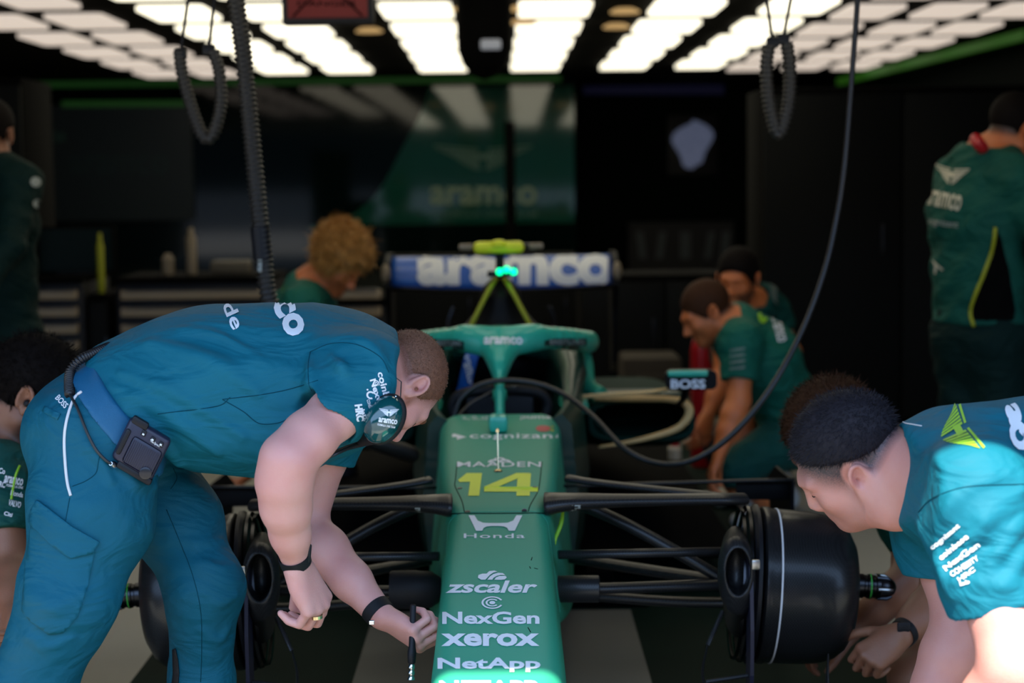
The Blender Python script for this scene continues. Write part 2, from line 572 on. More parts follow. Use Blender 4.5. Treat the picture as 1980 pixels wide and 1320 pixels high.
# ------------------------------------------------------------------ smooth implicit solids -> one continuous mesh (used for bodies, clothes, hair, halo)
class Solid:
    def __init__(s):
        s.p = []
    def _add(s, op, fn, lo, hi, k):
        s.p.append((op, fn, np.asarray(lo, float), np.asarray(hi, float), k)); return s
    def cone(s, a, b, ra, rb, k=0.02, op='u', cut=None):
        a = np.asarray(a, float); b = np.asarray(b, float); ab = b - a; L2 = max(ab @ ab, 1e-9)
        def fn(P):
            q = P - a
            t = np.clip(q @ ab / L2, 0, 1)
            d = np.linalg.norm(q - t[:, None] * ab, axis=1) - (ra + (rb - ra) * t)
            if cut is not None: d = np.maximum(d, (P - cut[0]) @ cut[1])
            return d
        r = max(ra, rb)
        return s._add(op, fn, np.minimum(a, b) - r, np.maximum(a, b) + r, k)
    def chain(s, pts, rad, k=0.004, op='u'):
        """a bent finger or strap: round cones joined end to end, as one primitive"""
        P0 = [np.asarray(p, float) for p in pts]
        segs = [(P0[i], P0[i + 1] - P0[i], rad[i], rad[i + 1]) for i in range(len(P0) - 1)]
        def fn(P):
            d = None
            for a, ab, ra, rb in segs:
                q = P - a
                t = np.clip(q @ ab / max(ab @ ab, 1e-9), 0, 1)
                e = np.linalg.norm(q - t[:, None] * ab, axis=1) - (ra + (rb - ra) * t)
                d = e if d is None else np.minimum(d, e)
            return d
        r = max(rad); A = np.array(P0)
        return s._add(op, fn, A.min(0) - r, A.max(0) + r, k)
    def econe(s, a, b, lat, wa, da, wb, db, k=0.03, op='u'):
        """a limb or trunk piece of oval section: half widths w along lat, d across it"""
        a = np.asarray(a, float); b = np.asarray(b, float); L = np.linalg.norm(b - a); ax = (b - a) / max(L, 1e-9)
        dv = nrm(np.cross(ax, lat)); la = np.cross(dv, ax)
        def fn(P):
            q = P - a
            z = q @ ax; t = np.clip(z / max(L, 1e-9), 0, 1)
            w = wa + (wb - wa) * t; d = da + (db - da) * t; m = np.minimum(w, d)
            zz = z - t * L
            x = q @ la; y = q @ dv
            r = np.sqrt((x / w) ** 2 + (y / d) ** 2 + (zz / m) ** 2)
            g = np.sqrt((x / w ** 2) ** 2 + (y / d ** 2) ** 2 + (zz / m ** 2) ** 2) + 1e-9
            return r * (r - 1) / g
        r = max(wa, da, wb, db)
        return s._add(op, fn, np.minimum(a, b) - r, np.maximum(a, b) + r, k)
    def ell(s, c, r, R=None, k=0.02, op='u'):
        c = np.asarray(c, float); r = np.broadcast_to(np.asarray(r, float), (3,))
        R = np.eye(3) if R is None else np.asarray(R, float)       # columns: local axes
        def fn(P):
            q = (P - c) @ R
            k0 = np.linalg.norm(q / r, axis=1); k1 = np.linalg.norm(q / r ** 2, axis=1) + 1e-9
            return k0 * (k0 - 1) / k1
        h = np.abs(R) @ r
        return s._add(op, fn, c - h, c + h, k)
    def box(s, c, h, R=None, rad=0.01, k=0.01, op='u'):
        c = np.asarray(c, float); h = np.asarray(h, float) - rad
        R = np.eye(3) if R is None else np.asarray(R, float)
        def fn(P):
            q = np.abs((P - c) @ R) - h
            return np.linalg.norm(np.maximum(q, 0), axis=1) + np.minimum(q.max(1), 0) - rad
        e = np.abs(R) @ (h + rad)
        return s._add(op, fn, c - e, c + e, k)
    def half(s, p, n, k=0.004):
        """keep only the side of the plane that n points away from"""
        p = np.asarray(p, float); n = nrm(n)
        return s._add('i', lambda P: (P - p) @ n, [-1e9] * 3, [1e9] * 3, k)
    def keep(s, fn, k=0.004):
        return s._add('i', fn, [-1e9] * 3, [1e9] * 3, k)
    def ev(s, P, prims):
        d = np.full(len(P), 0.5)
        for op, fn, lo, hi, k in prims:
            e = fn(P)
            if op == 'u':
                h = np.maximum(k - np.abs(d - e), 0) / max(k, 1e-6)
                d = np.minimum(d, e) - h * h * k * 0.25
            elif op == 's':
                e = -e
                h = np.maximum(k - np.abs(d - e), 0) / max(k, 1e-6)
                d = np.maximum(d, e) + h * h * k * 0.25
            else:
                h = np.maximum(k - np.abs(d - e), 0) / max(k, 1e-6)
                d = np.maximum(d, e) + h * h * k * 0.25
        return d
    def full(s, P):
        return s.ev(P, s.p)
    def mesh(s, res, disp=None, smooth=1, B=14):
        res = res * RM
        U = [q for q in s.p if q[0] == 'u']
        lo = np.min([q[2] - q[4] * .5 for q in U], axis=0) - 3 * res
        hi = np.max([q[3] + q[4] * .5 for q in U], axis=0) + 3 * res
        nb = np.ceil((hi - lo) / (res * B)).astype(int)
        bs = res * B
        ii = np.stack(np.meshgrid(*[np.arange(n) for n in nb], indexing='ij'), -1).reshape(-1, 3)
        C = lo + (ii + 0.5) * bs
        near = np.zeros(len(C), bool)
        for q in U:
            near |= np.all((C > q[2] - q[4] - bs) & (C < q[3] + q[4] + bs), axis=1)
        ii = ii[near]; C = C[near]
        d = s.full(C)
        sel = np.abs(d) < 0.87 * bs * 1.7 + 0.015
        ii = ii[sel]
        g = np.stack(np.meshgrid(*[np.arange(B + 1)] * 3, indexing='ij'), -1).reshape(-1, 3)
        N = (nb * B + 2).astype(np.int64)
        VK = []; VP = []; QK = []
        cor = np.array([[x, y, z] for x in (0, 1) for y in (0, 1) for z in (0, 1)])
        edg = [(a, b) for a in range(8) for b in range(a + 1, 8) if np.abs(cor[a] - cor[b]).sum() == 1]
        for b in ii:
            base = b * B
            P = lo + (base + g) * res
            plo, phi = P[0], P[-1]
            pr = [q for q in s.p if q[0] == 'i' or np.all((q[2] - q[4] - .035 < phi) & (q[3] + q[4] + .035 > plo))]
            D = s.ev(P, pr)
            if disp is not None: D = D + disp(P)
            D = D.reshape(B + 1, B + 1, B + 1)
            I = D < 0
            if not I.any() or I.all(): continue
            c8 = [D[x:x + B, y:y + B, z:z + B] for x, y, z in cor]
            cnt = sum((c < 0).astype(np.int8) for c in c8)
            cells = np.argwhere((cnt > 0) & (cnt < 8))
            if not len(cells): continue
            v8 = np.stack([c[tuple(cells.T)] for c in c8], 1)
            acc = np.zeros((len(cells), 3)); num = np.zeros(len(cells))
            for a, e in edg:
                da, de = v8[:, a], v8[:, e]
                m = (da < 0) != (de < 0)
                t = np.where(m, da / np.where(m, da - de, 1), 0)
                acc += np.where(m[:, None], cor[a] + t[:, None] * (cor[e] - cor[a]), 0); num += m
            gc = cells + base
            VP.append(lo + (gc + acc / num[:, None]) * res)
            VK.append((gc[:, 0] * N[1] + gc[:, 1]) * N[2] + gc[:, 2])
            for ax in range(3):
                sl = [slice(0, B)] * 3; sh = list(sl); sh[ax] = slice(1, B + 1)
                A0 = I[tuple(sl)]; A1 = I[tuple(sh)]
                for flip, msk in ((False, A0 & ~A1), (True, ~A0 & A1)):
                    p = np.argwhere(msk)
                    if not len(p): continue
                    p = p + base
                    u, w = (ax + 1) % 3, (ax + 2) % 3
                    q = []
                    for du, dw in ((0, 0), (1, 0), (1, 1), (0, 1)):
                        c = p.copy(); c[:, u] -= du; c[:, w] -= dw
                        q.append((c[:, 0] * N[1] + c[:, 1]) * N[2] + c[:, 2])
                    q = np.stack(q, 1)
                    QK.append(q[:, ::-1] if flip else q)
        VK = np.concatenate(VK); VP = np.concatenate(VP); QK = np.concatenate(QK)
        o = np.argsort(VK); VK = VK[o]; VP = VP[o]
        ix = np.searchsorted(VK, QK); ix = np.clip(ix, 0, len(VK) - 1)
        good = (VK[ix] == QK).all(1)
        F = ix[good]
        for _ in range(smooth):
            S = np.zeros_like(VP); n = np.zeros(len(VP))
            for a, b_ in ((0, 1), (1, 2), (2, 3), (3, 0)):
                np.add.at(S, F[:, a], VP[F[:, b_]]); np.add.at(n, F[:, a], 1)
            n[n == 0] = 1
            VP = VP * 0.45 + 0.55 * S / n[:, None]
        return VP, F

def folds(amp, dirs, seed=0, warp=0.35):
    """soft cloth folds: warped ripples along the given wave directions (wavelength = 1/|dir|)"""
    r = np.random.default_rng(seed)
    ph = r.uniform(0, 6.28, (len(dirs), 4))
    D = np.asarray(dirs, float) * 2 * PI
    W = r.normal(0, 5.5, (3, 3))
    def fn(P):
        w = np.sin(P @ W + ph[0, :3] if len(ph) else P @ W) * warp
        out = 0
        for i in range(len(D)):
            a = P @ D[i] + 2.6 * w[:, i % 3] + ph[i, 0]
            m = 0.5 + 0.5 * np.sin(P @ (W[:, (i + 1) % 3] * 1.3) + ph[i, 1])
            out = out + (np.abs(np.sin(a * .5)) ** 1.5 - .5) * m
        return amp * out
    return fn

def frame(F, U):
    F = nrm(F); U = np.asarray(U, float); U = nrm(U - F * (U @ F)); R = np.cross(F, U)
    return R, F, U

def head_prims(S, O, R, F, U, neck=None, s=1.0, nose=1.0, ears=True, jaw=1.0, chin=0.0, eyes=True, neck_r=(0.055, 0.060)):
    T = lambda x, y, z: np.asarray(O, float) + s * (x * R + y * F + z * U)
    B = np.column_stack([R, F, U])
    S.ell(T(0, -.018, .040), np.array((.076, .098, .088)) * s, B, k=.01)
    S.ell(T(0, .040, -.022), np.array((.060, .058, .086)) * s, B, k=.03)
    for q in (-1, 1):
        S.cone(T(q * .052, .005, -.050), T(q * .014, .066, -.097), .022 * s, .019 * s, k=.03)
        S.ell(T(q * .040, .066, -.022), np.array((.022, .020, .022)) * s, B, k=.025)
    S.ell(T(0, .078 + chin, -.100), np.array((.022, .019, .019)) * s * jaw, B, k=.02)
    S.chain([T(-.040, .078, .026), T(-.015, .092, .024), T(.015, .092, .024), T(.040, .078, .026)], [.011 * s, .013 * s, .013 * s, .011 * s], k=.018)
    if eyes:
        for q in (-1, 1):
            S.ell(T(q * .033, .104, .006), np.array((.017, .014, .012)) * s, B, k=.014, op='s')
            S.ell(T(q * .033, .080, .006), np.array((.014, .013, .012)) * s, B, k=.005)
    S.chain([T(0, .092, .018), T(0, .104, -.006), T(0, .118 * nose, -.030)], [.0075 * s, .009 * s, .0125 * s], k=.014)
    for q in (-1, 1):
        S.ell(T(q * .012, .103, -.036), np.array((.009, .012, .008)) * s, B, k=.008)
        S.ell(T(q * .0075, .107, -.046), np.array((.004, .006, .004)) * s, B, k=.003, op='s')
    S.chain([T(-.022, .086, -.062), T(0, .098, -.058), T(.022, .086, -.062)], [.005 * s, .0075 * s, .005 * s], k=.010)
    S.chain([T(-.018, .085, -.073), T(0, .096, -.073), T(.018, .085, -.073)], [.006 * s, .0085 * s, .006 * s], k=.010)
    S.chain([T(-.024, .092, -.0665), T(0, .1045, -.0655), T(.024, .092, -.0665)], [.0022 * s] * 3, k=.004, op='s')
    if ears:
        for q in (-1, 1):
            c = T(q * .077, -.010, .000)
            # plane of the ear: long axis tilted back, flared off the skull
            ue = nrm(U * .96 - F * .26); oe = nrm(q * R * .92 + F * .05 - F * .34); fe = np.cross(ue, oe) ; fe = fe * np.sign(fe @ F); oe = nrm(oe - ue * (oe @ ue))
            E = np.column_stack([oe, nrm(fe), ue])
            S.ell(c + oe * .006 * s, np.array((.007, .018, .029)) * s, E, k=.010)
            S.ell(c + oe * .014 * s + fe * .003, np.array((.009, .0115, .019)) * s, E, k=.005, op='s')
            pts = []
            for i in range(13):
                a = math.radians(-50 + 265 * i / 12)
                # from the front of the ear over the top and down the back to the lobe
                x = math.cos(a) * .0175; z = math.sin(a) * .0275 + .003
                if i > 8: x *= 0.92; z -= .004
                pts.append(c + s * (fe * x + ue * z + oe * (.013 if i > 1 else .008)))
            S.chain(pts, [.0045 * s] * 13, k=.004)
            S.ell(c + s * (-ue * .027 + fe * .004 + oe * .009), np.array((.0055, .008, .009)) * s, E, k=.006)
            S.cone(c + s * (fe * .012 + oe * .006 - ue * .004), c + s * (fe * .013 + oe * .009 - ue * .010), .005 * s, .0045 * s, k=.004)
            S.ell(c + s * (oe * .010 + fe * .004 - ue * .004), np.array((.012, .005, .006)) * s, E, k=.004, op='s')
    if neck is not None:
        S.cone(T(0, -.030, -.045), neck, neck_r[0] * s, neck_r[1], k=.03)
    return T

def hair_solid(O, R, F, U, thick=.004, s=1.0, front=(.088, .072), burn=(.028, -.022), nape=(-.095, -.062), noise=None, ear=True, k=.012, top=0.0):
    """hair as a shell over the skull, ending at the hairline: front -> sideburn -> nape, given as (forward, up) in the head's frame"""
    H = Solid()
    T = lambda x, y, z: np.asarray(O, float) + s * (x * R + y * F + z * U)
    B = np.column_stack([R, F, U])
    H.ell(T(0, -.018, .040 + top * .5), (np.array((.076, .098, .088)) + thick + np.array((0, 0, top * .5))) * s, B, k=.01)
    H.ell(T(0, .012, -.008), (np.array((.0755, .066, .075)) + thick * .6) * s, B, k=.02)
    def local(P): return (P - np.asarray(O)) @ B / s
    def mk_line(a, b):
        a = np.array(a); b = np.array(b); d = (b - a) / np.linalg.norm(b - a)
        n = np.array([-d[1], d[0]])         # keeps the side towards back / up
        return a, n
    a1, n1 = mk_line(burn, front); a2, n2 = mk_line(nape, burn)
    H.keep(lambda P: -((local(P)[:, 1:3] - a1) @ n1), k=k)
    H.keep(lambda P: -((local(P)[:, 1:3] - a2) @ n2), k=k)
    if ear:
        for q in (-1, 1):
            H.ell(T(q * .080, -.010, -.004), np.array((.030, .024, .032)) * s, B, k=.010, op='s')
    return H

def strands(V, F, O, R, Fw, U, n, length, width, seed=0, lift=0.35, curl=0.0, flow=None):
    """single hairs as thin tapered blades rooted on the hair shell"""
    r = np.random.default_rng(seed)
    A = V[F[:, 0]]; Bq = V[F[:, 1]]; Cq = V[F[:, 2]]
    nn = np.cross(Bq - A, Cq - A); ar = np.linalg.norm(nn, axis=1); ar[ar == 0] = 1e-12
    pick = r.choice(len(F), n, p=ar / ar.sum())
    u = r.uniform(0, 1, n)[:, None]; v = r.uniform(0, 1, n)[:, None]; m = (u + v) > 1
    u = np.where(m, 1 - u, u); v = np.where(m, 1 - v, v)
    P = A[pick] + u * (Bq[pick] - A[pick]) + v * (Cq[pick] - A[pick])
    N = nn[pick] / ar[pick][:, None]
    g = (Fw * .8 - U * .25) if flow is None else np.asarray(flow, float)
    D = g - N * (N @ g)[:, None] + r.normal(0, .35 + curl, (n, 3))
    D = D / (np.linalg.norm(D, axis=1)[:, None] + 1e-9)
    L = length * r.uniform(.6, 1.3, n)[:, None]
    Sd = np.cross(D, N); Sd /= np.linalg.norm(Sd, axis=1)[:, None] + 1e-9
    D1 = D + N * lift; D2 = D + N * (lift * .2) + r.normal(0, curl, (n, 3))
    p0 = P - N * .0015; p1 = P + D1 * L * .5; p2 = p1 + D2 * L * .5
    w = width
    VV = np.stack([p0 - Sd * w, p0 + Sd * w, p1 + Sd * w * .8, p1 - Sd * w * .8, p2], 1).reshape(-1, 3)
    b = np.arange(n)[:, None] * 5
    Q = b + np.array([[0, 1, 2, 3]]); Tt = b + np.array([[3, 2, 4]])
    return VV, Q, Tt

def hair_obj(name, H, res, m, parent, fr, n=0, length=.02, width=.0009, disp=None, **kw):
    O, R, Fw, U = fr
    V, F = H.mesh(res, disp=disp)
    Fs = [F]
    if n:
        VV, Q, Tt = strands(V, F, O, R, Fw, U, n, length, width, **kw)
        Fs = [np.concatenate([F, Q + len(V)]), Tt + len(V)]
        V = np.concatenate([V, VV])
    return mk(name, V, Fs, m, parent)

def hand_prims(S, W, D, N, thumb, curls, spread=0.06, s=1.0, thumb_dir=None, thumb_curl=0.35, wr=.027):
    """a hand from the wrist W: D towards the knuckles, N out of the back of the hand, thumb = +1/-1 the side it leaves on;
    curls: per finger the bends at its three joints, in degrees"""
    W = np.asarray(W, float); D = nrm(D); N = nrm(np.asarray(N) - D * (np.asarray(N) @ D)); T = np.cross(D, N) * thumb
    kn = [W + s * (D * l + T * t + N * h) for l, t, h in ((.090, .030, .002), (.094, .010, .005), (.089, -.010, .003), (.080, -.028, -.002))]
    for i, (kp, t) in enumerate(zip(kn, (.016, .006, -.006, -.015))):
        S.econe(W + s * (T * t + D * .008), kp, T, .014 * s, .014 * s, .0115 * s, .0115 * s, k=.014)
    S.ell(W + s * (D * .045 - N * .009 + T * .0), np.array((.034, .040, .014)) * s, np.column_stack([T, D, N]), k=.016)
    S.ell(W + s * (D * .034 - N * .010 + T * .024), np.array((.016, .030, .015)) * s, np.column_stack([T, D, N]), k=.014)
    lens = ((.043, .026, .021), (.047, .030, .022), (.044, .028, .021), (.035, .021, .019))
    tips = []
    for i in range(4):
        p = kn[i]; d = nrm(D + T * spread * (1.5 - i)); pts = [p]; a = 0.0
        for L, c in zip(lens[i], curls[i]):
            a += math.radians(c)
            dd = d * math.cos(a) - N * math.sin(a)
            p = p + dd * L * s; pts.append(p)
        q = .92 if i == 3 else 1.0
        S.chain(pts, [.0098 * s * q, .0090 * s * q, .0082 * s * q, .0068 * s * q], k=.0035)
        tips.append(pts)
    b = W + s * (T * .024 + D * .022 - N * .008)
    td = nrm(T * .75 + D * .65 - N * .25) if thumb_dir is None else nrm(thumb_dir)
    t1 = b + td * .044 * s
    d2 = nrm(td + thumb_curl * (D - N * .6)); t2 = t1 + d2 * .034 * s
    d3 = nrm(d2 + thumb_curl * (D * .6 - T * .6 - N * .5)); t3 = t2 + d3 * .026 * s
    S.chain([b, t1, t2, t3], [.0150 * s, .0118 * s, .0108 * s, .0080 * s], k=.010)
    tips.append([b, t1, t2, t3])
    return tips

def curl(a, b, c): return [(a, b, c)] * 4

def limb(S, a, b, c, ra, rm, rb, rw, k=.02, bulge=1.0):
    """upper limb a-b and lower limb b-c with muscle swell: radii at a, mid upper, at b, at c"""
    a, b, c = [np.asarray(q, float) for q in (a, b, c)]
    m1 = a + (b - a) * .45; m2 = b + (c - b) * .28
    S.cone(a, m1, ra, rm, k); S.cone(m1, b, rm, rb, k)
    S.cone(b, m2, rb, rb * 1.06 * bulge, k); S.cone(m2, b + (c - b) * .62, rb * 1.06 * bulge, (rb + rw) * .54, k)
    S.cone(b + (c - b) * .62, c, (rb + rw) * .54, rw, k)

def head_attrs(V, O, R, F, U, s=1.0, beard=True, hair=True, front=(.088, .072), burn=(.028, -.022), nape=(-.095, -.062), soft=.018, beard_amt=.8):
    """where hair and beard grow, as smooth 0..1 mesh attributes in the head's own frame"""
    L = (V - np.asarray(O)) @ np.column_stack([R, F, U]) / s
    x, y, z = L.T
    inhead = (np.linalg.norm((L - [0, 0, 0]) / [.105, .16, .16], axis=1) < 1).astype(float)
    def side(a, b):
        a = np.array(a); b = np.array(b); d = (b - a) / np.linalg.norm(b - a); n = np.array([-d[1], d[0]])
        return (L[:, 1:3] - a) @ n
    g = np.minimum(side(burn, front), side(nape, burn))
    earm = np.clip((np.linalg.norm((L - np.array([0, -.010, -.002])) / [1, .024, .034], axis=1) - 1) / .25, 0, 1)
    earm = np.where(np.abs(x) > .055, earm, 1)
    off = np.linalg.norm((L - [0, -.018, .040]) / [.076, .098, .088], axis=1)
    h = np.clip((g + soft * .5) / soft, 0, 1) * inhead * earm * np.clip((1.42 - off) / .34, 0, 1) if hair else np.zeros(len(V))
    lower = np.clip((-.028 - z + .0) / .02, 0, 1) * np.clip((y + .005) / .02, 0, 1)
    burnm = np.clip(1 - np.abs(y - .022) / .016, 0, 1) * np.clip((.0 - z) / .02, 0, 1)
    lip = np.clip((np.linalg.norm((L - [0, .095, -.066]) / [.026, .02, .012], axis=1) - 1) / .3, 0, 1)
    nos = np.clip((np.linalg.norm((L - [0, .108, -.030]) / [.026, .03, .020], axis=1) - 1) / .3, 0, 1)
    bm = np.maximum(lower, burnm) * lip * nos * inhead * np.clip((.125 + z) / .02, 0, 1) if beard else np.zeros(len(V))
    return {'hair': h, 'beard': bm * beard_amt}
# ------------------------------------------------------------------ the garage
CEIL = CAMZ + 1.15
WALLY = 18.9
XC = -0.027                       # the car's centre line
YA = 3.9                          # front axle

M['floor'] = mat('garage_floor_paint', (0.34, 0.325, 0.27), rough=0.45, noise=0.08, nscale=3, spec=0.4)
M['ground'] = mat('pit_lane_concrete', (0.22, 0.21, 0.20), rough=0.9, noise=0.15, nscale=2)
M['mat_green'] = mat('dark_green_floor_mat', (0.002, 0.013, 0.009), rough=0.75, noise=0.4, nscale=5, spec=.12)
M['mat_grey'] = mat('grey_floor_strip', (0.15, 0.146, 0.13), rough=0.7, noise=0.08, nscale=6)
M['ceil'] = mat('black_ceiling', (0.003, 0.003, 0.003), rough=0.8, spec=0.05)
M['wall_side'] = mat('dark_green_wall', (0.0010, 0.0035, 0.003), rough=0.7, spec=0.05)
M['wall_back'] = mat('dark_green_back_wall', (0.0008, 0.0045, 0.004), rough=0.06, spec=0.35)
M['wall_graphic'] = mat('green_wall_graphic', (0.006, 0.060, 0.042), rough=0.05, spec=0.9)
M['wall_print'] = mat('pale_green_wall_print', (0.16, 0.24, 0.16), rough=0.4)
M['wall_print_faint'] = mat('faint_green_wall_print', (0.035, 0.11, 0.08), rough=0.4)
M['wall_print_dark'] = mat('dark_teal_wall_print', (0.004, 0.022, 0.022), rough=0.4)
M['blue_strip'] = mat('blue_wall_strip', (0.003, 0.003, 0.025), rough=0.4, emit=(0.01, 0.01, 0.10), estr=0.03)
M['concrete'] = mat('grey_concrete', (0.35, 0.34, 0.33), rough=0.9)

def slab(name, lo, hi, m, bevel=0.0, parent=None):
    lo = np.array(lo, float); hi = np.array(hi, float)
    return MB().box((lo + hi) / 2, hi - lo, bevel).build(name, m, parent, smooth=False)

struct(slab('floor', (-6.6, 1.9, -0.10), (5.6, 21.2, 0.0), M['floor']))
struct(slab('pit_lane_ground', (-25, -22, -0.12), (25, 1.9, -0.02), M['ground']))
struct(slab('ceiling', (-6.6, 1.98, CEIL + 0.03), (5.6, 21.2, CEIL + 0.15), M['ceil']))
struct(slab('wall_left', (-6.7, 1.8, 0), (-6.6, 21.2, CEIL + 0.1), M['wall_side']))
# the right-hand wall converges slightly
P0 = at(1981, 70, 13.3); P1 = at(1620, 160, 19.3)
_dx = (P1[0] - P0[0]) / (P1[1] - P0[1])
def wall_x(y): return P0[0] + 0.25 + _dx * (y - P0[1])
mb = MB()
mb.add([(wall_x(1.8), 1.8, 0), (wall_x(21.2), 21.2, 0), (wall_x(21.2) + .1, 21.2, 0), (wall_x(1.8) + .1, 1.8, 0),
        (wall_x(1.8), 1.8, CEIL + .1), (wall_x(21.2), 21.2, CEIL + .1), (wall_x(21.2) + .1, 21.2, CEIL + .1), (wall_x(1.8) + .1, 1.8, CEIL + .1)],
       [[0, 1, 5, 4], [1, 2, 6, 5], [2, 3, 7, 6], [3, 0, 4, 7], [4, 5, 6, 7], [3, 2, 1, 0]])
struct(mb.build('wall_right', M['wall_side'], smooth=False))
struct(slab('wall_front', (-12, 1.80, 2.46), (12, 1.98, 6.5), M['concrete']))            # lintel above the garage door
struct(slab('pit_wall_blocker', (-40, -17.0, -0.12), (40, -16.4, 1.2), M['ground']))                  # unseen, added across the pit lane to block low sky
struct(slab('grandstand_blocker', (-60, -26.0, -0.12), (60, -25.0, 7.0), mat('blocker_grey', (.012, .012, .014), rough=.9, spec=.1)))  # unseen dark slab, added to keep low sky out of the wall reflections
struct(slab('wall_front_pier', (-12, 1.62, -0.02), (-6.6, 1.80, 2.46), M['concrete']))
struct(slab('wall_front_pier', (wall_x(1.8), 1.62, -0.02), (12, 1.80, 2.46), M['concrete']))

# back wall: dark panels, a glossy green graphic with a sweeping edge, a dark recess beyond
wb0 = at(1112, 300, WALLY)[0]
back = struct(slab('wall_back', (-6.6, WALLY, 0), (wb0, WALLY + 0.12, CEIL + 0.05), M['wall_back']))
struct(slab('wall_recess', (wb0, 21.0, 0), (5.6, 21.1, CEIL + 0.05), M['wall_side']))
struct(slab('wall_return', (wb0 - 0.10, WALLY + 0.12, 0), (wb0, 21.0, CEIL + 0.05), M['wall_side']))
edge = [(828, 176), (815, 215), (798, 250), (776, 290), (756, 330), (735, 365), (708, 395), (672, 420), (636, 436), (600, 447)]
E = [at(x, y, WALLY - .004) for x, y in catmull(np.array(edge, float), 4)]
zt = at(900, 168, WALLY)[2]; zb = 0.9
ring = [(wb0 - .012, zt), (E[0][0], zt)] + [(p[0], p[2]) for p in E] + [(E[-1][0], zb), (wb0 - .012, zb)]
V, F = polys_shape([ring])
V3 = np.column_stack([V[:, 0], np.full(len(V), WALLY - .012), V[:, 1]])
nV = len(V3)
V3b = V3.copy(); V3b[:, 1] = WALLY + .001
FF = [f for f in F] + [[i + nV for i in f[::-1]] for f in F] + [[i, (i + 1) % nV, (i + 1) % nV + nV, i + nV] for i in range(nV)]
graphic = mk('wall_graphic', V3, [list(f) for f in F], M['wall_graphic'], None, False)
bm = bmesh.new(); bm.from_mesh(graphic.data); bmesh.ops.recalc_face_normals(bm, faces=bm.faces)
if sum((f.normal.y for f in bm.faces)) > 0: bmesh.ops.reverse_faces(bm, faces=bm.faces)
bm.to_mesh(graphic.data); bm.free()
md = graphic.modifiers.new('thickness', 'SOLIDIFY'); md.thickness = 0.010; md.offset = -1
tag(graphic, 'glossy green wall graphic with a sweeping edge and pale wings above a word', 'wall graphic')
gb = bvh_of(graphic)
print_px('emblem', wing_emblem(8), (838, 280, 1030, 330), gb, M['wall_print_faint'], graphic, off=.003, step=400)
print_px('lettering', text_shape('aramco', .02), (832, 360, 1038, 396), gb, M['wall_print'], graphic, off=.003, step=400)
print_px('lettering', text_shape('FORMULA ONE TEAM', .01, 0, 1.1), (834, 407, 1038, 419), gb, M['wall_print_faint'], graphic, off=.003, step=400)

# dark hoarding on the left with a faint word
p0 = at(-60, 205, WALLY - .05); p1 = at(375, 425, WALLY - .05)
hoard = slab('wall_panel', (p0[0], WALLY - .06, p1[2]), (p1[0], WALLY - .002, p0[2]), mat('dark_teal_panel', (0.002, 0.010, 0.012), rough=0.4), .004)
tag(hoard, 'dark teal wall panel with a faint word, above the tool cabinets', 'wall panel')
hb = bvh_of(hoard)
print_px('lettering', text_shape('aramco', .01), (134, 300, 326, 336), hb, M['wall_print_dark'], hoard, off=.003, step=400)
print_px('lettering', text_shape('FORMULA ONE TEAM', .01), (20, 255, 125, 275), hb, M['wall_print_faint'], hoard, off=.003, step=400)

# coloured light strips
def strip(name, a, b, h, m, dep=.03):
    a = np.asarray(a); b = np.asarray(b)
    ax = nrm(b - a); up = np.array([0, 0, 1.0]); s = np.cross(ax, up)
    R = np.column_stack([ax, s, up])
    return struct(MB().box((a + b) / 2, (np.linalg.norm(b - a), dep, h), .003, R).build(name, m, None, False))
ys = WALLY - .03
a = at(-30, 164, ys); b = at(1085, 148, ys); b[2] = a[2]
strip('trim_1', a, b, .075, M['strip_green'])
strip('trim_2', at(120, 201, ys - .04), at(360, 200, ys - .04), .06, M['strip_green'])
a = at(1622, 158, 19.2); b = at(1985, 66, 13.25)
strip('trim_3', a, b, .075, M['strip_lime'], .05)
strip('trim_4', at(1128, 166, 20.95), at(1400, 166, 20.95), .20, M['blue_strip'])

# pole in front of the back wall
pole = MB()
pb = at(985, 235, 17.6)
pole.tube([(pb[0], pb[1], 0), (pb[0], pb[1], pb[2])], .055, 16).box((pb[0], pb[1], .03), (.4, .4, .06), .01)
tag(pole.build('black_pole', M['black_matte']), 'tall matte black pole in front of the green wall graphic', 'pole')

# pale poster far back in the recess
pp = at(1345, 278, 20.6)
post = thing('wall_poster', 'small pale blue-white poster glowing faintly in the dark recess behind the car', 'poster', (pp[0], 20.9, pp[2]))
MB().box((pp[0], 20.95, pp[2]), (.60, .05, .72), .01).build('frame', M['black_plastic'], post)
m = mat('pale_poster', (.08, .10, .15), rough=.5, noise=.9, nscale=6)
blob = ring_poly(0.0, 1.0, 0, 360, 40)[:40]
bl = [(x * .22 * (1 + .25 * math.sin(3 * math.atan2(y, x))), y * .27 + (.02 if x > 0 else -.02)) for x, y in blob]
V, F = polys_shape([bl])
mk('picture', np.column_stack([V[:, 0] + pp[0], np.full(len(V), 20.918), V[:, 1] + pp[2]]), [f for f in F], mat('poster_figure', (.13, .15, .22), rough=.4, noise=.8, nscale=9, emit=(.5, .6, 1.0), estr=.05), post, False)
M['dim_print'] = mat('dim_print', (.035, .05, .06), rough=.5)
# faint pale marks in the recess
rb_ = thing('wall_sign', 'dark sign with faint pale marks low in the recess behind the crouching crew', 'sign', at(1315, 475, 20.5))
sp0 = at(1215, 430, 20.8); sp1 = at(1420, 520, 20.8)
brd = slab('board', (sp0[0], 20.8, sp1[2]), (sp1[0], 20.86, sp0[2]), M['black_plastic'], .005, rb_)
bb_ = bvh_of(brd)
for x_, sl in ((1240, -.3), (1278, .3), (1325, 0), (1372, .4), (1402, .2)):
    print_px('pale_mark', polys_shape([[(0, 0), (.6, 0), (.6 + sl, 1), (sl, 1)]]), (x_ - 10, 448, x_ + 10, 500), bb_, M['dim_print'], rb_, off=.004, step=400)

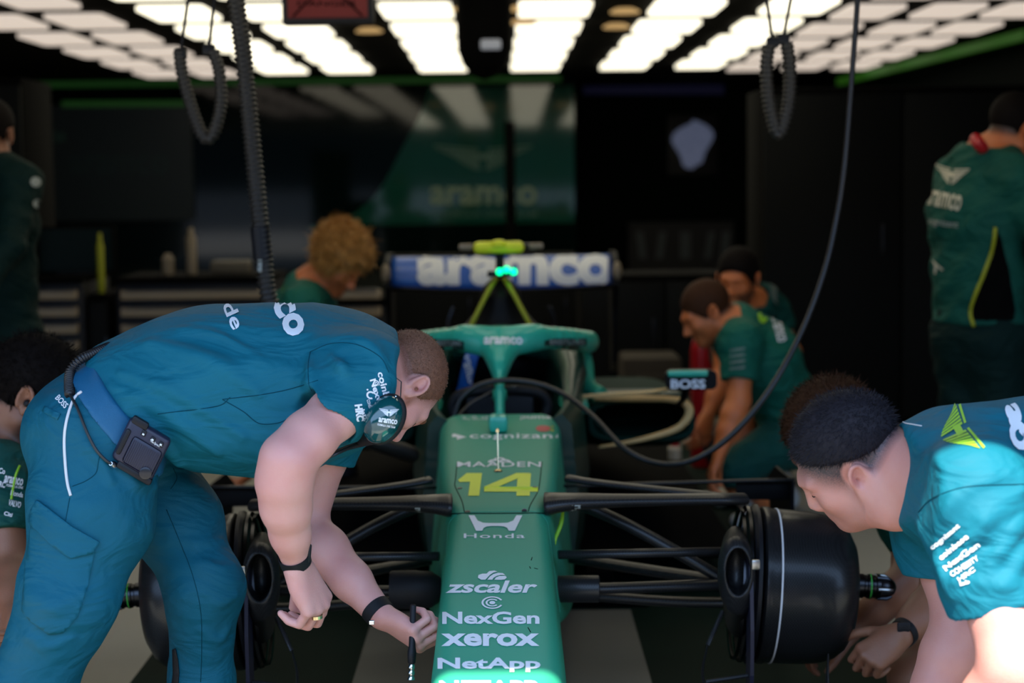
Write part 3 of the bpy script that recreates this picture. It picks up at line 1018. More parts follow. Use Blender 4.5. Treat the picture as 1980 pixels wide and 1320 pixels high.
# ceiling light panels: columns across, rows into the depth
VPX = 962.0
def cx(xn, d):
    """x of a ceiling column: xn in units of the ceiling height above the lens, running parallel to the garage"""
    return xn * 1.15 + (VPX - 983) / FPX * d
cols = [(-2.91, .34, 1, 'third dim column, tool cabinet side'), (-2.43, .34, 1, 'second dim column, tool cabinet side'),
        (-1.80, .37, 0, 'outer bright column, tool cabinet side'), (-1.247, .385, 0, 'middle bright column, tool cabinet side'),
        (-0.438, .404, 0, 'column beside the rail, tool cabinet side'), (0.35, .412, 0, 'column beside the rail, hanging cable side'),
        (1.108, .388, 0, 'middle bright column, hanging cable side'), (1.753, .366, 0, 'outer bright column, hanging cable side'),
        (2.233, .33, 1, 'first dim column, hanging cable side'), (2.713, .31, 1, 'second dim column, hanging cable side'),
        (3.15, .31, 1, 'third dim column, hanging cable side')]
ordn = ['nearest', 'second nearest', 'third from the front', 'fourth from the front', 'fifth from the front', 'sixth from the front', 'seventh from the front', 'eighth from the front', 'ninth from the front', 'farthest', 'farthest']
proto = {}
fH = FPX * 1.15
for ci, (xn, w, dim, txt) in enumerate(cols):
    rows = list(range(-1, 5)) if dim or abs(xn) > 1.5 else list(range(-5, 5))
    for q, rI in enumerate(rows):
        d0 = fH * (.002875 + .000355 * rI); d1 = d0 + fH * .000246; d0 += fH * .000030
        if dim: d0 += .45; d1 += .45
        wd_ = w * 1.15; ln = d1 - d0
        key = (dim, round(w, 3))
        if key not in proto:
            me = MB().box((0, 0, 0), (wd_, ln, .03), .0).build('ceiling_light', M['panel_dim' if dim else 'panel_warm'], None, False)
            bm = bmesh.new(); bm.from_mesh(me.data)
            bmesh.ops.bevel(bm, geom=[e for e in bm.edges if abs(e.verts[0].co.z - e.verts[1].co.z) > .01], offset=.05, segments=4, affect='EDGES', profile=.5)
            bm.to_mesh(me.data); bm.free()
            proto[key] = me; o = me
        else:
            o = proto[key].copy(); COL.objects.link(o)
        dm = (d0 + d1) / 2
        o.location = (cx(xn, dm), dm, CEIL + .012)
        tag(o, ('dim ' if dim else 'bright ') + 'ceiling light panel, %s in %s' % (ordn[q] if q < len(rows) - 1 else 'farthest', txt), 'ceiling light', 'ceiling light panels')

# small amber lamps between the columns
for i, (px, py, w, tx) in enumerate([(904, 20, 34, 'beside the first bright panel behind the red sign'), (908, 49, 34, 'beside the second bright panel'), (1010, 20, 34, 'beside the rail, front of two'),
                                (1010, 46, 36, 'beside the rail, rear of two'), (1208, 25, 50, 'in the dark gap by the hanging cable, front of two'), (1192, 54, 46, 'in the dark gap by the hanging cable, rear of two'),
                                (714, 62, 48, 'in the dark gap beyond the red sign')]):
    p = at_z(px, py, CEIL)
    o = MB().lathe((p[0], p[1], CEIL + .03), (0, 0, -1), [(0, .06), (.02, .10), (.03, .10), (.035, .0001)], 24).build('ceiling_spotlight', M['spot_amber'])
    tag(o, 'small amber round ceiling lamp ' + tx, 'ceiling lamp', 'amber ceiling lamps')

# dark ceiling rail with a round-ended housing
rail = thing('ceiling_rail', 'black ceiling rail running between the bright panels, ending in a round housing', 'ceiling rail', (cx(-.04, 9), 9, CEIL))
d1 = 9.6
xr = cx(-.045, d1)
MB().box((cx(-.045, 8), 7.2, CEIL - .03), (.20, 5.0, .10), .01).build('rail', M['black_matte'], rail)
MB().lathe((xr, d1, CEIL - .05), (0, 0, -1), [(-.05, .15), (.25, .15), (.36, .145), (.44, .115), (.50, .06), (.52, .001)], 32).build('housing', M['black_matte'], rail)
hp = at(949, 86, d1 - .155)
MB().box((hp[0], hp[1], hp[2]), (.11, .03, .055), .012).build('badge', mat('pale_grey_badge', (.22, .23, .26), rough=.4, emit=(.6, .63, .7), estr=.12), rail)

# red sign hanging from the ceiling
sd = 6.6
s0 = at(545, -40, sd); s1 = at(724, 48, sd)
cxs = (s0[0] + s1[0]) / 2; hz = CEIL - .12
sg = thing('hanging_sign', 'dark red sign in a black frame hanging from the ceiling', 'sign', (cxs, sd, s1[2]))
fw = s1[0] - s0[0]
MB().box((cxs, sd, (s1[2] + hz) / 2), (fw, .06, hz - s1[2]), .012).build('frame', M['black_plastic'], sg)
face = MB().box((cxs, sd - .032, (s1[2] + hz) / 2), (fw - .045, .008, hz - s1[2] - .05), .002).build('red_face', M['red_face'], sg, False)
fb = bvh_of(face)
zf = at(634, 40, sd - .036)
for sx in (-1, 1):
    MB().tube([(cxs + sx * .13, sd - .037, s1[2] + .03), (cxs - sx * .0, sd - .037, s1[2] + .16), (cxs - sx * .12, sd - .037, s1[2] + .29)], .004, 6).build('mark', M['black_matte'], sg)
print_px('lettering', text_shape('DANGER', .01), (575, 2, 690, 12), fb, M['black_matte'], sg, off=.002, step=200)
for sx in (-1, 1):
    MB().tube([(cxs + sx * .12, sd, hz - .02), (cxs + sx * .12, sd, CEIL + .03)], .008, 8).build('hanger', M['black_plastic'], sg)

# floor mat under the car with a grey strip
xl, xr_ = at_z(262, 1310, 0)[0], 1.02
fm = slab('floor_mat', (xl, 2.3, 0.0), (xr_, 8.6, .006), M['mat_green'], .0)
tag(fm, 'dark green floor mat spread under the racing car', 'floor mat')
g0 = at_z(684, 1318, 0)[0]; g1 = at_z(1258, 1318, 0)[0]
gs = slab('floor_strip', (g0, 2.3, .006), (g1, 5.2, .010), M['mat_grey'], .0)
tag(gs, 'grey floor strip lying on the green mat under the nose of the car', 'floor strip')

# tool cabinets along the left, seen between the crew
def cabinet(px0, px1, d, label, ytop=548, nd=6, wide=0.0):
    a = at(px0, ytop, d); b = at(px1, ytop, d)
    w = b[0] - a[0]; xm = (a[0] + b[0]) / 2; zt_ = a[2]
    t = thing('tool_cabinet', label, 'tool cabinet', (xm, d + .3, 0), 'tool cabinets')
    MB().box((xm + wide / 2, d + .34, zt_ / 2), (w + .04 + wide, .6, zt_), .01).build('body', M['black_plastic'], t)
    MB().box((xm + wide / 2, d + .33, zt_ + .015), (w + .05 + wide, .66, .03), .006).build('worktop', M['black_matte'], t)
    pit = 33.0 * d / FPX; h = 17.5 * d / FPX
    z0 = at(px0, 571, d)[2]
    for i in range(nd):
        z = z0 - i * pit
        if z < .08: break
        f = MB().box((xm, d + .02, z), (w - .02, .05, h), .006).build('drawer', M['cream'], t)
        MB().box((xm, d - .012, z + h * .5 + .004), (w * .9, .02, .008), .003).build('handle', M['dark_metal'], f)
    return t, zt_ + .03
t1, zt1 = cabinet(228, 515, 9.0, 'wide black tool cabinet with cream drawers behind the bent teal-shirted crew member')
t2, zt2 = cabinet(60, 150, 9.05, 'narrow black tool cabinet with cream drawers next to the wide one')
t3, zt3 = cabinet(560, 740, 9.2, 'black tool cabinet with cream drawers behind the curly blond crew member', 590, 5)

def counter_item(name, px, py0, py1, w, m, label, cat, z):
    p = at(px, py1, 9.25); q = at(px, py0, 9.25)
    r = w * 9.25 / FPX / 2
    h = max(.05, q[2] - z)
    o = MB().lathe((p[0], 9.25, z), (0, 0, 1), [(0, r * .95), (.01, r), (h * .78, r), (h * .86, r * .6), (h * .97, r * .55), (h, r * .4)], 20).build(name, m)
    tag(o, label, cat)
# tall black racks and low black benches that close off the garage behind the crew
def rack(name, px0, px1, d, h, label, shelves=4, dep=.6):
    a = at(px0, 600, d)[0]; b = at(px1, 600, d)[0]; xm = (a + b) / 2; w = b - a
    t = thing(name, label, name.replace('_', ' '), (xm, d + dep / 2, 0))
    MB().box((xm, d + dep / 2 + .02, h / 2), (w, dep, h), .01).build('body', M['black_matte'], t)
    n = max(1, round(w / .6))
    for i in range(n):
        f = MB().box((a + (i + .5) * w / n, d + .008, h * .5), (w / n - .012, .02, h - .08), .004).build('door', M['black_soft'], t)
        MB().box((a + (i + .5) * w / n + (w / n * .36), d - .012, min(1.0, h * .6)), (.012, .018, .16), .004).build('handle', M['dark_metal'], f)
    return t
M['black_soft'] = mat('satin_black_panel', (.0035, .004, .004), rough=.6, spec=.12)
rack('tall_cupboard', 1475, 2010, 9.2, 1.80, 'tall black cupboard row in the gloom behind the standing crew member')
rack('workbench', 748, 1120, 11.0, .86, 'low black bench across the back of the garage behind the rear wing')
rack('workbench', 1124, 1448, 9.6, .80, 'low black bench behind the crouching crew members')
rack('workbench', 169, 210, 9.1, .76, 'narrow black bench filling the gap between the tool cabinets')
rack('tall_cupboard', -160, 56, 9.2, 1.9, 'tall black cupboard behind the half hidden standing person')
counter_item('spray_bottle', 371, 440, 520, 20, M['beige'], 'tall beige bottle standing on the wide tool cabinet', 'bottle', zt1)
counter_item('jar', 325, 490, 520, 24, M['beige'], 'short beige jar standing on the wide tool cabinet', 'jar', zt1)
counter_item('spray_bottle', 194, 450, 500, 14, M['dim_yellow'], 'slim yellow-green bottle beside the dark screen', 'bottle', 0.76)
p = at(442, 516, 9.2)
tag(MB().box((p[0], 9.3, zt1 + .035), (.20, .16, .07), .008).build('storage_box', mat('tan_box', (.10, .085, .06), rough=.6)), 'flat tan box lying on the wide tool cabinet', 'box')
# dark screen above the cabinets
p = at(140, 492, 9.3)
scn = thing('monitor', 'dark monitor standing on the narrow tool cabinet', 'monitor', (p[0], 9.4, zt2))
MB().box((p[0], 9.4, p[2] + .02), (.42, .03, .26), .008).build('bezel', M['black_matte'], scn)
MB().box((p[0], 9.383, p[2] + .02), (.39, .004, .23), .001).build('screen', mat('dim_screen', (.003, .012, .014), rough=.5, spec=.1), scn, False)
zst = p[2] - .11
MB().tube([(p[0], 9.41, zt2), (p[0], 9.41, zst + .05)], .02, 12).box((p[0], 9.4, zt2 + .008), (.2, .14, .016), .004).build('stand', M['black_plastic'], scn)

# red fire extinguisher standing behind the mirror
p = at(1358, 645, 7.9)
fx = thing('fire_extinguisher', 'red fire extinguisher standing on the floor behind the car mirror', 'fire extinguisher', (p[0], 7.9, 0))
MB().lathe((p[0], 7.9, 0), (0, 0, 1), [(0, .045), (.02, .055), (p[2] - .08, .055), (p[2] - .03, .045), (p[2], .02), (p[2] + .01, .001)], 24).build('cylinder', M['red_paint'], fx)
MB().box((p[0], 7.9, p[2] + .03), (.05, .03, .05), .008).box((p[0] + .02, 7.88, p[2] + .06), (.09, .02, .016), .004).build('valve', M['black_plastic'], fx)
# small bottle on the car's floor, white rag on the garage floor
p = at(1305, 893, 7.2)
bt = thing('bottle', 'small white bottle with a red cap standing beside the far side of the car', 'bottle', (p[0], 7.2, .1505))
MB().lathe((p[0], 7.2, .1505), (0, 0, 1), [(0, .024), (.004, .028), (.05, .028), (.058, .020)], 20).build('body', mat('white_bottle', (.7, .66, .55), rough=.4), bt)
MB().lathe((p[0], 7.2, .208), (0, 0, 1), [(0, .019), (.022, .019), (.024, .015)], 20).build('cap', M['red_paint'], bt)
rg = np.random.default_rng(4)
pr = at_z(1432, 977, 0)
n_ = 26
gx, gy = np.meshgrid(np.linspace(-.13, .13, n_), np.linspace(-.10, .10, n_))
gz = .035 + .028 * np.sin(gx * 38 + 1.5 * np.sin(gy * 30)) * np.cos(gy * 33 + gx * 12) + .03 * np.exp(-(gx ** 2 + gy ** 2) / .006)
gz = np.maximum(gz, .004)
V = np.column_stack([(gx + .02 * np.sin(gy * 40)).ravel() + pr[0], (gy + .02 * np.sin(gx * 35)).ravel() + pr[1], gz.ravel()])
F = [[j * n_ + i, j * n_ + i + 1, (j + 1) * n_ + i + 1, (j + 1) * n_ + i] for j in range(n_ - 1) for i in range(n_ - 1)]
ragm = mk('rag', V, F, mat('white_cotton', (.68, .66, .58), rough=.85))
ragm.modifiers.new('thickness', 'SOLIDIFY').thickness = .004
tag(ragm, 'crumpled white rag lying on the floor by the crouching crew members', 'rag')
# grey crates in the gloom to the right of the cockpit
p = at(1262, 705, 8.8)
tag(MB().box((p[0], 9.0, .21), (.30, .4, .42), .02).box((p[0], 8.79, .32), (.16, .03, .03), .006).build('equipment_crate', mat('brown_grey_crate', (.045, .036, .026), rough=.7, spec=.2)),
    'brown-grey equipment crate in the gloom behind the car mirror', 'crate')
# ------------------------------------------------------------------ the racing car
car = thing('racing_car', 'green open-wheel racing car without its front wing and wheels, number 14 on the nose', 'racing car', (XC, YA, 0))
def X(x, y, z): return np.array([XC + x, y, z])

def body_loft(name, secs, m, parent, res=5, rb=.03, n=7, sub=None):
    """secs: (y, z_top, half_width, z_bottom, corner radius, top narrowing)"""
    S = catmull(np.array(secs, float), res)
    rings = []
    for y, zt, hw, zb, r, sh in S:
        q = rrect(hw, zb, zt, r, min(rb, hw * .4), n, sh)
        rings.append(np.column_stack([XC + q[:, 0], np.full(len(q), y), q[:, 1]]))
    V, F = loft(rings)
    o = mk(name, V, F, m, parent, True)
    bm = bmesh.new(); bm.from_mesh(o.data); bmesh.ops.recalc_face_normals(bm, faces=bm.faces); bm.to_mesh(o.data); bm.free()
    autosmooth(o, 50)
    return o

nose = body_loft('nose_cone', [(2.62, .385, .095, .300, .030, .012), (2.66, .398, .112, .290, .045, .012), (2.75, .417, .120, .290, .045, .010),
                               (2.95, .455, .128, .300, .045, .012), (3.30, .515, .1305, .320, .042, .016), (3.60, .567, .1305, .335, .040, .020),
                               (3.742, .5915, .1315, .345, .038, .022)], M['green_paint'], car)
chassis = body_loft('chassis', [(3.748, .5920, .1330, .340, .040, .022), (3.80, .600, .1400, .320, .040, .022), (3.95, .612, .158, .290, .042, .028), (4.2, .627, .178, .250, .045, .034),
                                (4.5, .640, .192, .215, .050, .036), (4.75, .648, .200, .200, .055, .034), (4.93, .650, .204, .195, .060, .030)], M['green_paint'], car)
nb_, cb_ = bvh_of(nose), bvh_of(chassis)
ncb = bvh_of(nose, chassis)

# ---- lettering down the nose
def txt(t, box, bvh, parent, m='white_print', bold=.02, shear=0.0, name='lettering', sp=1.0, off=.0012, pshear=0.0):
    return print_px(name, text_shape(t, bold, shear, sp), box, bvh, M[m], parent, off=off, step=10, shear=pshear)
H = polys_shape([[(0, 1), (.11, 1), (.17, .66), (.27, .52), (.40, .50), (.60, .50), (.73, .52), (.83, .66), (.89, 1), (1, 1), (.86, 0), (.745, 0), (.72, .18), (.66, .28), (.58, .31), (.42, .31), (.34, .28), (.28, .18), (.255, 0), (.14, 0)]])
print_px('emblem', H, (906, 997, 1010, 1027), nb_, M['white_print'], nose, step=10)
txt('Honda', (897, 1032, 1015, 1041), nb_, nose, bold=.005, sp=1.1)
cl = [ring_poly(0, 1, 0, 360, 20, -.9, -.25, .9)[:21], ring_poly(0, 1, 0, 360, 20, .1, .35, 1.0)[:21], ring_poly(0, .8, 0, 360, 20, 1.15, -.25, .9)[:21], [(-.6, -1.2), (1.2, -1.0), (1.2, .1), (-.2, .2), (-.8, -.4)]]
def cloud():
    return polys_shape([[(-2.2, -.35), (-2.1, .2), (-1.5, .45), (-.9, .45), (-.5, .95), (.3, 1.05), (.7, .85), (.1, .65), (-.4, .2), (-.9, -.5), (-1.1, -.75), (-1.7, -.75)],
                        [(-.8, -.75), (-.4, -.1), (.1, .35), (.8, .62), (1.5, .55), (1.9, .15), (1.2, .2), (.6, 0), (.1, -.4), (-.05, -.75)],
                        [(.25, -.75), (.5, -.3), (1.0, -.02), (1.9, 0), (2.1, -.3), (1.8, -.68), (1.3, -.78)]])
print_px('emblem', cloud(), (924, 1104, 980, 1122), nb_, M['white_print'], nose, step=10)
txt('zscaler', (862, 1123, 1039, 1147), nb_, nose, bold=.028, shear=.22)
tg = polys_shape([ring_poly(.82, 1.0, 25, 335, 30), ring_poly(.82, 1.0, -12, 12, 6) if False else ring_poly(.45, .62, 40, 320, 24), ring_poly(0, .27, 0, 360, 18)[:18]])
print_px('emblem', tg, (931, 1154, 971, 1178), nb_, M['white_print'], nose, step=12)
txt('NexGen', (856, 1183, 1043, 1207), nb_, nose, bold=.03)
txt('xerox', (854, 1225, 1043, 1250), nb_, nose, bold=.035)
txt('NetApp', (847, 1272, 1045, 1300), nb_, nose, bold=.03)
txt('NETAPP', (850, 1316, 1040, 1345), nb_, nose, bold=.03)
# ---- number and sponsor names on the chassis
print_px('number', polys_shape([[(0, .70), (.36, 1), (1, 1), (.88, 0), (.42, 0), (.50, .62), (.06, .60)]]), (886, 915, 932, 959), cb_, M['number_yellow'], chassis, step=10, off=.0012)
four = polys_shape([[(0, .40), (.60, 1), (.86, 1), (.27, .40)], [(0, .18), (1, .18), (1, .40), (0, .40)], [(.60, 0), (.85, 0), (.87, .99), (.62, .80)]])
print_px('number', four, (936, 915, 1040, 959), cb_, M['number_yellow'], chassis, step=10, off=.0012)
txt('MAADEN', (884, 893, 1046, 903), cb_, chassis, bold=.01, sp=1.05)
print_px('emblem', polys_shape([ring_poly(.55, 1, 0, 180, 14, -.7, 0), ring_poly(.55, 1, 0, 180, 14, .7, 0), ring_poly(.5, .9, 20, 160, 12, 0, .7)]), (943, 885, 989, 895), cb_, M['white_print'], chassis, step=12)
txt('cognizant', (908, 838, 1086, 851), cb_, chassis, bold=.012, sp=1.05)
print_px('emblem', polys_shape([[(-1, 0), (0, .8), (1, 0), (0, -.8)], ]), (856, 839, 902, 852), cb_, M['white_print'], chassis, step=10)
txt('VALVOLINE', (889, 805, 943, 812), cb_, chassis, bold=.02)
txt('puma', (1005, 805, 1065, 812), cb_, chassis, bold=.02)
for i, (c, a0, a1) in enumerate([((.55, .03, .03), 120, 240), ((.55, .45, .02), 240, 320), ((.05, .45, .05), 320, 380), ((.6, .25, .03), 20, 120)]):
    print_px('rainbow_badge', polys_shape([ring_poly(.35, 1, a0, a1, 10)]), (1036, 823, 1090, 835), cb_, mat('badge_colour', c, .5), chassis, step=12) if False else None
fx_ = mat('badge_red', (.50, .04, .05), .5); fy_ = mat('badge_yellow', (.45, .45, .03), .5); fg_ = mat('badge_green', (.05, .42, .06), .5)
for (bx, mm) in (((1036, 823, 1064, 835), fx_), ((1060, 823, 1090, 835), fy_)):
    print_px('badge', polys_shape([ring_poly(0, 1, 0, 360, 24)[:24]]), bx, cb_, mm, chassis, step=12)
q = at(1071, 829, 4.66)
# access panel seams and bolts
for s in ([(884, 893), (881, 925), (880, 940), (893, 968), (898, 990)], [(1048, 893), (1044, 930), (1040, 950), (1026, 975), (1021, 990)]):
    line_px('panel_seam', s, cb_, M['black_matte'], chassis, r=.0011)
line_px('panel_seam', [(862, 996), (880, 993), (960, 992.5), (1040, 992), (1062, 994)], ncb, M['black_matte'], nose, r=.0016)
for bx, by in ((904, 989), (1014, 988), (889, 944), (1034, 942)):
    h = cb_.ray_cast(Vector(CAM), Vector(ray(bx, by)))
    if h[0] is not None:
        MB().lathe(np.array(h[0]), np.array(h[1]), [(-.002, .006), (.0012, .006), (.0018, .004), (.0012, .0001)], 14).build('bolt', M['dark_metal'], chassis)
# pitot tube and camera stalk on top
h = cb_.ray_cast(Vector(CAM), Vector(ray(963, 911)))
pb = np.array(h[0]); pt = at(962, 832, pb[1] + .02)
MB().tube([pb, pb + [0, .004, .03], pt], [.0035, .0022, .0022], 8).tube([pt - [0, 0, .0], pt + [0, -.03, .006], pt + [0, -.05, .006]], .004, 8).lathe(pb, (0, 0, 1), [(-.004, .012), (.002, .010), (.006, .004)], 14).build('pitot_tube', M['gold'], car)
MB().box(X(-.003, 4.62, .668), (.052, .07, .046), .012).build('sensor_pod', M['mint_paint'], car)
# scuffs on the nose
for s in ([(1027, 1083), (1029, 1077)], [(1024, 1095), (1026, 1099)], [(1033, 1098), (1040, 1100)], [(1021, 1213), (1026, 1222)]):
    line_px('scuff', s, nb_, M['black_matte'], nose, r=.0009, k=2)

# ---- suspension
def arm(name, pts, r, m='carbon', sy=.42, res=4, parent=car):
    V, F = tube([X(*p) for p in pts], r, 14, res, True, sy, up=(0, 0, 1))
    o = mk(name, V, F, M[m], parent, True)
    return o
for s in (-1, 1):
    u = arm('upper_wishbone', [(s * .105, 3.80, .597), (s * .16, 3.80, .602), (s * .30, 3.84, .596), (s * .56, 3.90, .585)], [.060, .046, .034, .032])
    print_px('marking', polys_shape([[(0, 0), (.2, 0), (.2, 1), (0, 1)], [(.35, 0), (1, 0), (1, .25), (.6, .25), (.6, .4), (1, .4), (1, 1), (.35, 1), (.35, .75), (.75, .75), (.75, .6), (.35, .6)]]),
             (1105, 976, 1122, 986) if s > 0 else (797, 981, 813, 990), bvh_of(u), M['grey_print'], u, step=20)
    arm('upper_rear_arm', [(s * .165, 4.12, .60), (s * .26, 4.08, .592), (s * .57, 3.96, .575)], [.022, .018, .018])
    arm('push_rod', [(s * .16, 3.98, .575), (s * .30, 3.93, .52), (s * .50, 3.88, .41), (s * .565, 3.87, .37)], [.018, .017, .017, .017], sy=.8)
    arm('steering_arm', [(s * .13, 3.72, .50), (s * .55, 3.78, .49)], .014, sy=.7)
    arm('lower_wishbone', [(s * .11, 3.80, .405), (s * .30, 3.82, .402), (s * .58, 3.88, .395)], [.020, .020, .022], sy=.6)
    arm('lower_rear_arm', [(s * .16, 4.25, .38), (s * .40, 4.08, .375), (s * .58, 3.95, .375)], [.020, .022, .022], sy=.6)
    arm('drive_link', [(s * .15, 4.05, .335), (s * .40, 3.98, .33), (s * .57, 3.92, .34)], [.016, .018, .018], sy=.7)
# sleeve on the lower arm: carbon tube on one side, black cap on the other
MB().lathe(X(.115, 3.79, .408), (1, 0, -.01), [(0, .027), (.004, .030), (.105, .030), (.107, .028), (.107, .020), (.09, .018)], 40, False).build('carbon_sleeve', M['carbon'], car)
MB().lathe(X(-.125, 3.78, .413), (-1, 0, 0), [(0, .022), (.010, .030), (.026, .040), (.058, .042), (.058, .0425), (.112, .0425), (.117, .040), (.117, .030), (.10, .020), (.10, .001)], 40).build('rubber_cap', M['black_rubber'], car)

# ---- brake drums standing in for the removed wheels
def drum(s):
    camb = math.radians(4.0) * s; toe = math.radians(-2.0) * s
    Rm = np.array(Matrix.Rotation(toe, 3, 'Z') @ Matrix.Rotation(camb, 3, 'Y'))
    c = X(s * .575, YA, .388)
    ax = Rm @ np.array([s, 0, 0])
    DR = .925                                                       # drum scale
    P = lambda prof: lathe(c, ax, [(t, r * DR) for t, r in prof], 96)
    d = MB().add(*P([(.010, .150), (.012, .186), (.016, .192), (.030, .193), (.036, .189), (.060, .189), (.120, .187), (.160, .182), (.190, .170), (.212, .150), (.228, .118), (.236, .075), (.240, .030), (.240, .001)])).build('brake_drum', M['carbon_drum'], car)
    MB().add(*lathe(c, ax, [(.046, .1885 * DR), (.0465, .1908 * DR), (.050, .1908 * DR), (.0505, .1885 * DR)], 96, False)).build('white_line', M['white_pipe'], d)
    MB().add(*P([(-.010, .120), (-.012, .188), (-.004, .1965), (.004, .197), (.006, .188), (.009, .150)])).build('drum_flange', M['black_plastic'], d)
    for k, (a, b) in enumerate(((-.020, .192 * DR), (-.034, .186 * DR))):
        MB().add(*lathe(c, ax, [(a, b - .006), (a - .003, b), (a + .004, b + .001), (a + .006, b - .006)], 80, False)).build('seal_ring', M['dark_metal'], d)
    ce = c + ax * .240 + np.array([0, 0, .012])
    hub = MB().add(*lathe(ce, ax, [(-.01, .028), (.014, .028), (.016, .0255), (.022, .0255), (.024, .028), (.034, .028), (.036, .026), (.042, .026), (.044, .0285), (.052, .0285), (.054, .0265), (.066, .025), (.078, .021), (.086, .014), (.090, .006), (.091, .0005)], 36)).build('axle', M['dark_metal'], car)
    for k in range(6):
        a = k * PI / 3
        y1 = np.array([0, math.cos(a), math.sin(a)])
        MB().tube([ce + ax * .045 + y1 * .0275, ce + ax * .066 + y1 * .0265, ce + ax * .078 + y1 * .021], [.004, .005, .003], 8).build('drive_pin', M['steel'] if k % 2 else M['dark_metal'], hub)
    MB().add(*lathe(ce, ax, [(.0285, .0284), (.029, .0290), (.0315, .0290), (.032, .0284)], 36, False)).build('green_mark', mat('green_paint_mark', (.05, .4, .05), .5), hub)
    # brake duct: scoop, tall fin and winglets on the inner face
    sc_ = Solid()
    a0 = X(s * .500, 3.76, .475)
    sc_.econe(X(s * .515, 3.70, .470), X(s * .535, 3.86, .455), (1, 0, 0), .040, .070, .035, .075, k=.03)
    sc_.econe(X(s * .520, 3.72, .410), X(s * .540, 3.88, .330), (1, 0, 0), .030, .050, .030, .060, k=.04)
    sc_.econe(X(s * .512, 3.62, .472), X(s * .520, 3.74, .462), (1, 0, 0), .028, .052, .024, .048, k=.006, op='s')
    sc_.half(X(s * .515, 3.668, .47), (0, -1, 0), k=.002)
    V, F = sc_.mesh(.0035)
    mk('brake_duct', V, F, M['carbon'], car)
    fin = [(3.69, .49), (3.675, .42), (3.665, .34), (3.67, .24), (3.70, .12), (3.745, .12), (3.735, .24), (3.730, .34), (3.735, .42), (3.74, .50)]
    fv = [X(s * .545 + .004 * q, y, z) for q in (-1, 1) for y, z in fin]; n_ = len(fin)
    mk('duct_fin', fv, [list(range(n_)), [i + n_ for i in range(n_)][::-1]] + [[i, (i + 1) % n_, (i + 1) % n_ + n_, i + n_] for i in range(n_)], M['navy_plastic'], car, False)
    MB().tube([X(s * .452, 3.70, .30), X(s * .440, 3.69, .24), X(s * .455, 3.68, .17), X(s * .475, 3.68, .12)], [.006, .008, .009, .006], 8, 4, True, .4).tube([X(s * .447, 3.69, .222), X(s * .54, 3.70, .232)], .005, 8).tube([X(s * .452, 3.69, .178), X(s * .54, 3.70, .174)], .005, 8).tube([X(s * .452, 3.70, .30), X(s * .49, 3.74, .365)], .005, 8).build('duct_winglet', M['carbon'], car)
    MB().tube([X(s * .70, 3.62, .30), X(s * .695, 3.60, .24), X(s * .700, 3.60, .16), X(s * .70, 3.62, .12)], [.004, .012, .012, .006], 10, 5, True, .35).build('vertical_vane', M['carbon'], car)
    MB().box(X(s * .552, 3.665, .485), (.018, .010, .022), .003).build('bracket', M['steel'], car)
    return d
drum(1); drum(-1)

V, F = tube([X(.146, 3.86, .575), X(.140, 3.84, .545), X(.126, 3.83, .51), X(.122, 3.82, .48)], [.003, .005, .004, .003], 8, 5)
mk('lime_edge', V, F, M['lime_print'], car)
# ---- floor and boards
MB().box(X(0, 6.6, .135), (1.5, 2.4, .03), .01).build('underfloor', M['black_matte'], car)
for s in (-1, 1):
    b = arm('floor_blade', [(s * .17, 4.66, .487), (s * .45, 4.66, .492), (s * .80, 4.66, .497)], .008, sy=.6)
    pl = [(4.655, .497), (4.66, .24), (4.95, .2), (5.1, .43), (4.95, .487)]
    fv = [X(s * .795 + .004 * q, y, z) for q in (-1, 1) for y, z in pl]; n_ = len(pl)
    mk('end_plate', fv, [list(range(n_)), [i + n_ for i in range(n_)][::-1]] + [[i, (i + 1) % n_, (i + 1) % n_ + n_, i + n_] for i in range(n_)], M['black_paint'], car, False)
    MB().box(X(s * .72, 4.69, .465), (.15, .012, .055), .003).build('board', M['black_paint'], car)

# ---- cockpit, halo, roll hoop
tub = MB()
for s in (-1, 1):
    ring = []
    for y, zt, w0, w1 in ((4.90, .645, .150, .204), (5.1, .650, .185, .225), (5.45, .655, .205, .26), (5.8, .69, .20, .27), (6.1, .74, .16, .25)):
        ring.append(np.array([X(s * w0, y, zt - .005), X(s * (w0 + w1) / 2, y, zt + .008), X(s * w1, y, zt - .02), X(s * (w1 + .02), y, .40), X(s * w1, y, .2), X(s * w0, y, .2)]))
    V, F = loft(ring)
    tub.add(V, F if s > 0 else [f[::-1] for f in F])
tub.build('cockpit_side', M['dgreen_paint'], car)
MB().box(X(0, 5.5, .22), (.40, 1.1, .04), .01).box(X(0, 6.0, .42), (.40, .05, .4), .02).build('seat', M['black_matte'], car)
MB().tube([X(-.13, 5.12, .60), X(-.14, 5.12, .66), X(-.09, 5.11, .695), X(.09, 5.11, .695), X(.14, 5.12, .66), X(.13, 5.12, .60)], .016, 10, 4).box(X(0, 5.12, .64), (.20, .02, .09), .01).build('steering_wheel', M['black_rubber'], car)
hr = Solid()
for s in (-1, 1):
    hr.chain([X(s * .215, 5.25, .64), X(s * .235, 5.6, .69), X(s * .22, 5.95, .74)], [.025, .045, .06], k=.03)
hr.chain([X(-.22, 5.95, .74), X(0, 6.05, .77), X(.22, 5.95, .74)], [.05, .05, .05], k=.04)
V, F = hr.mesh(.008)
mk('headrest', V, F, M['dgreen_paint'], car)
hl = Solid()
hl.econe(X(0, 4.90, .645), X(0, 5.05, .775), (1, 0, 0), .014, .028, .016, .030, k=.02)
hl.econe(X(0, 5.05, .775), X(0, 5.13, .842), (1, 0, 0), .016, .03, .036, .03, k=.05)
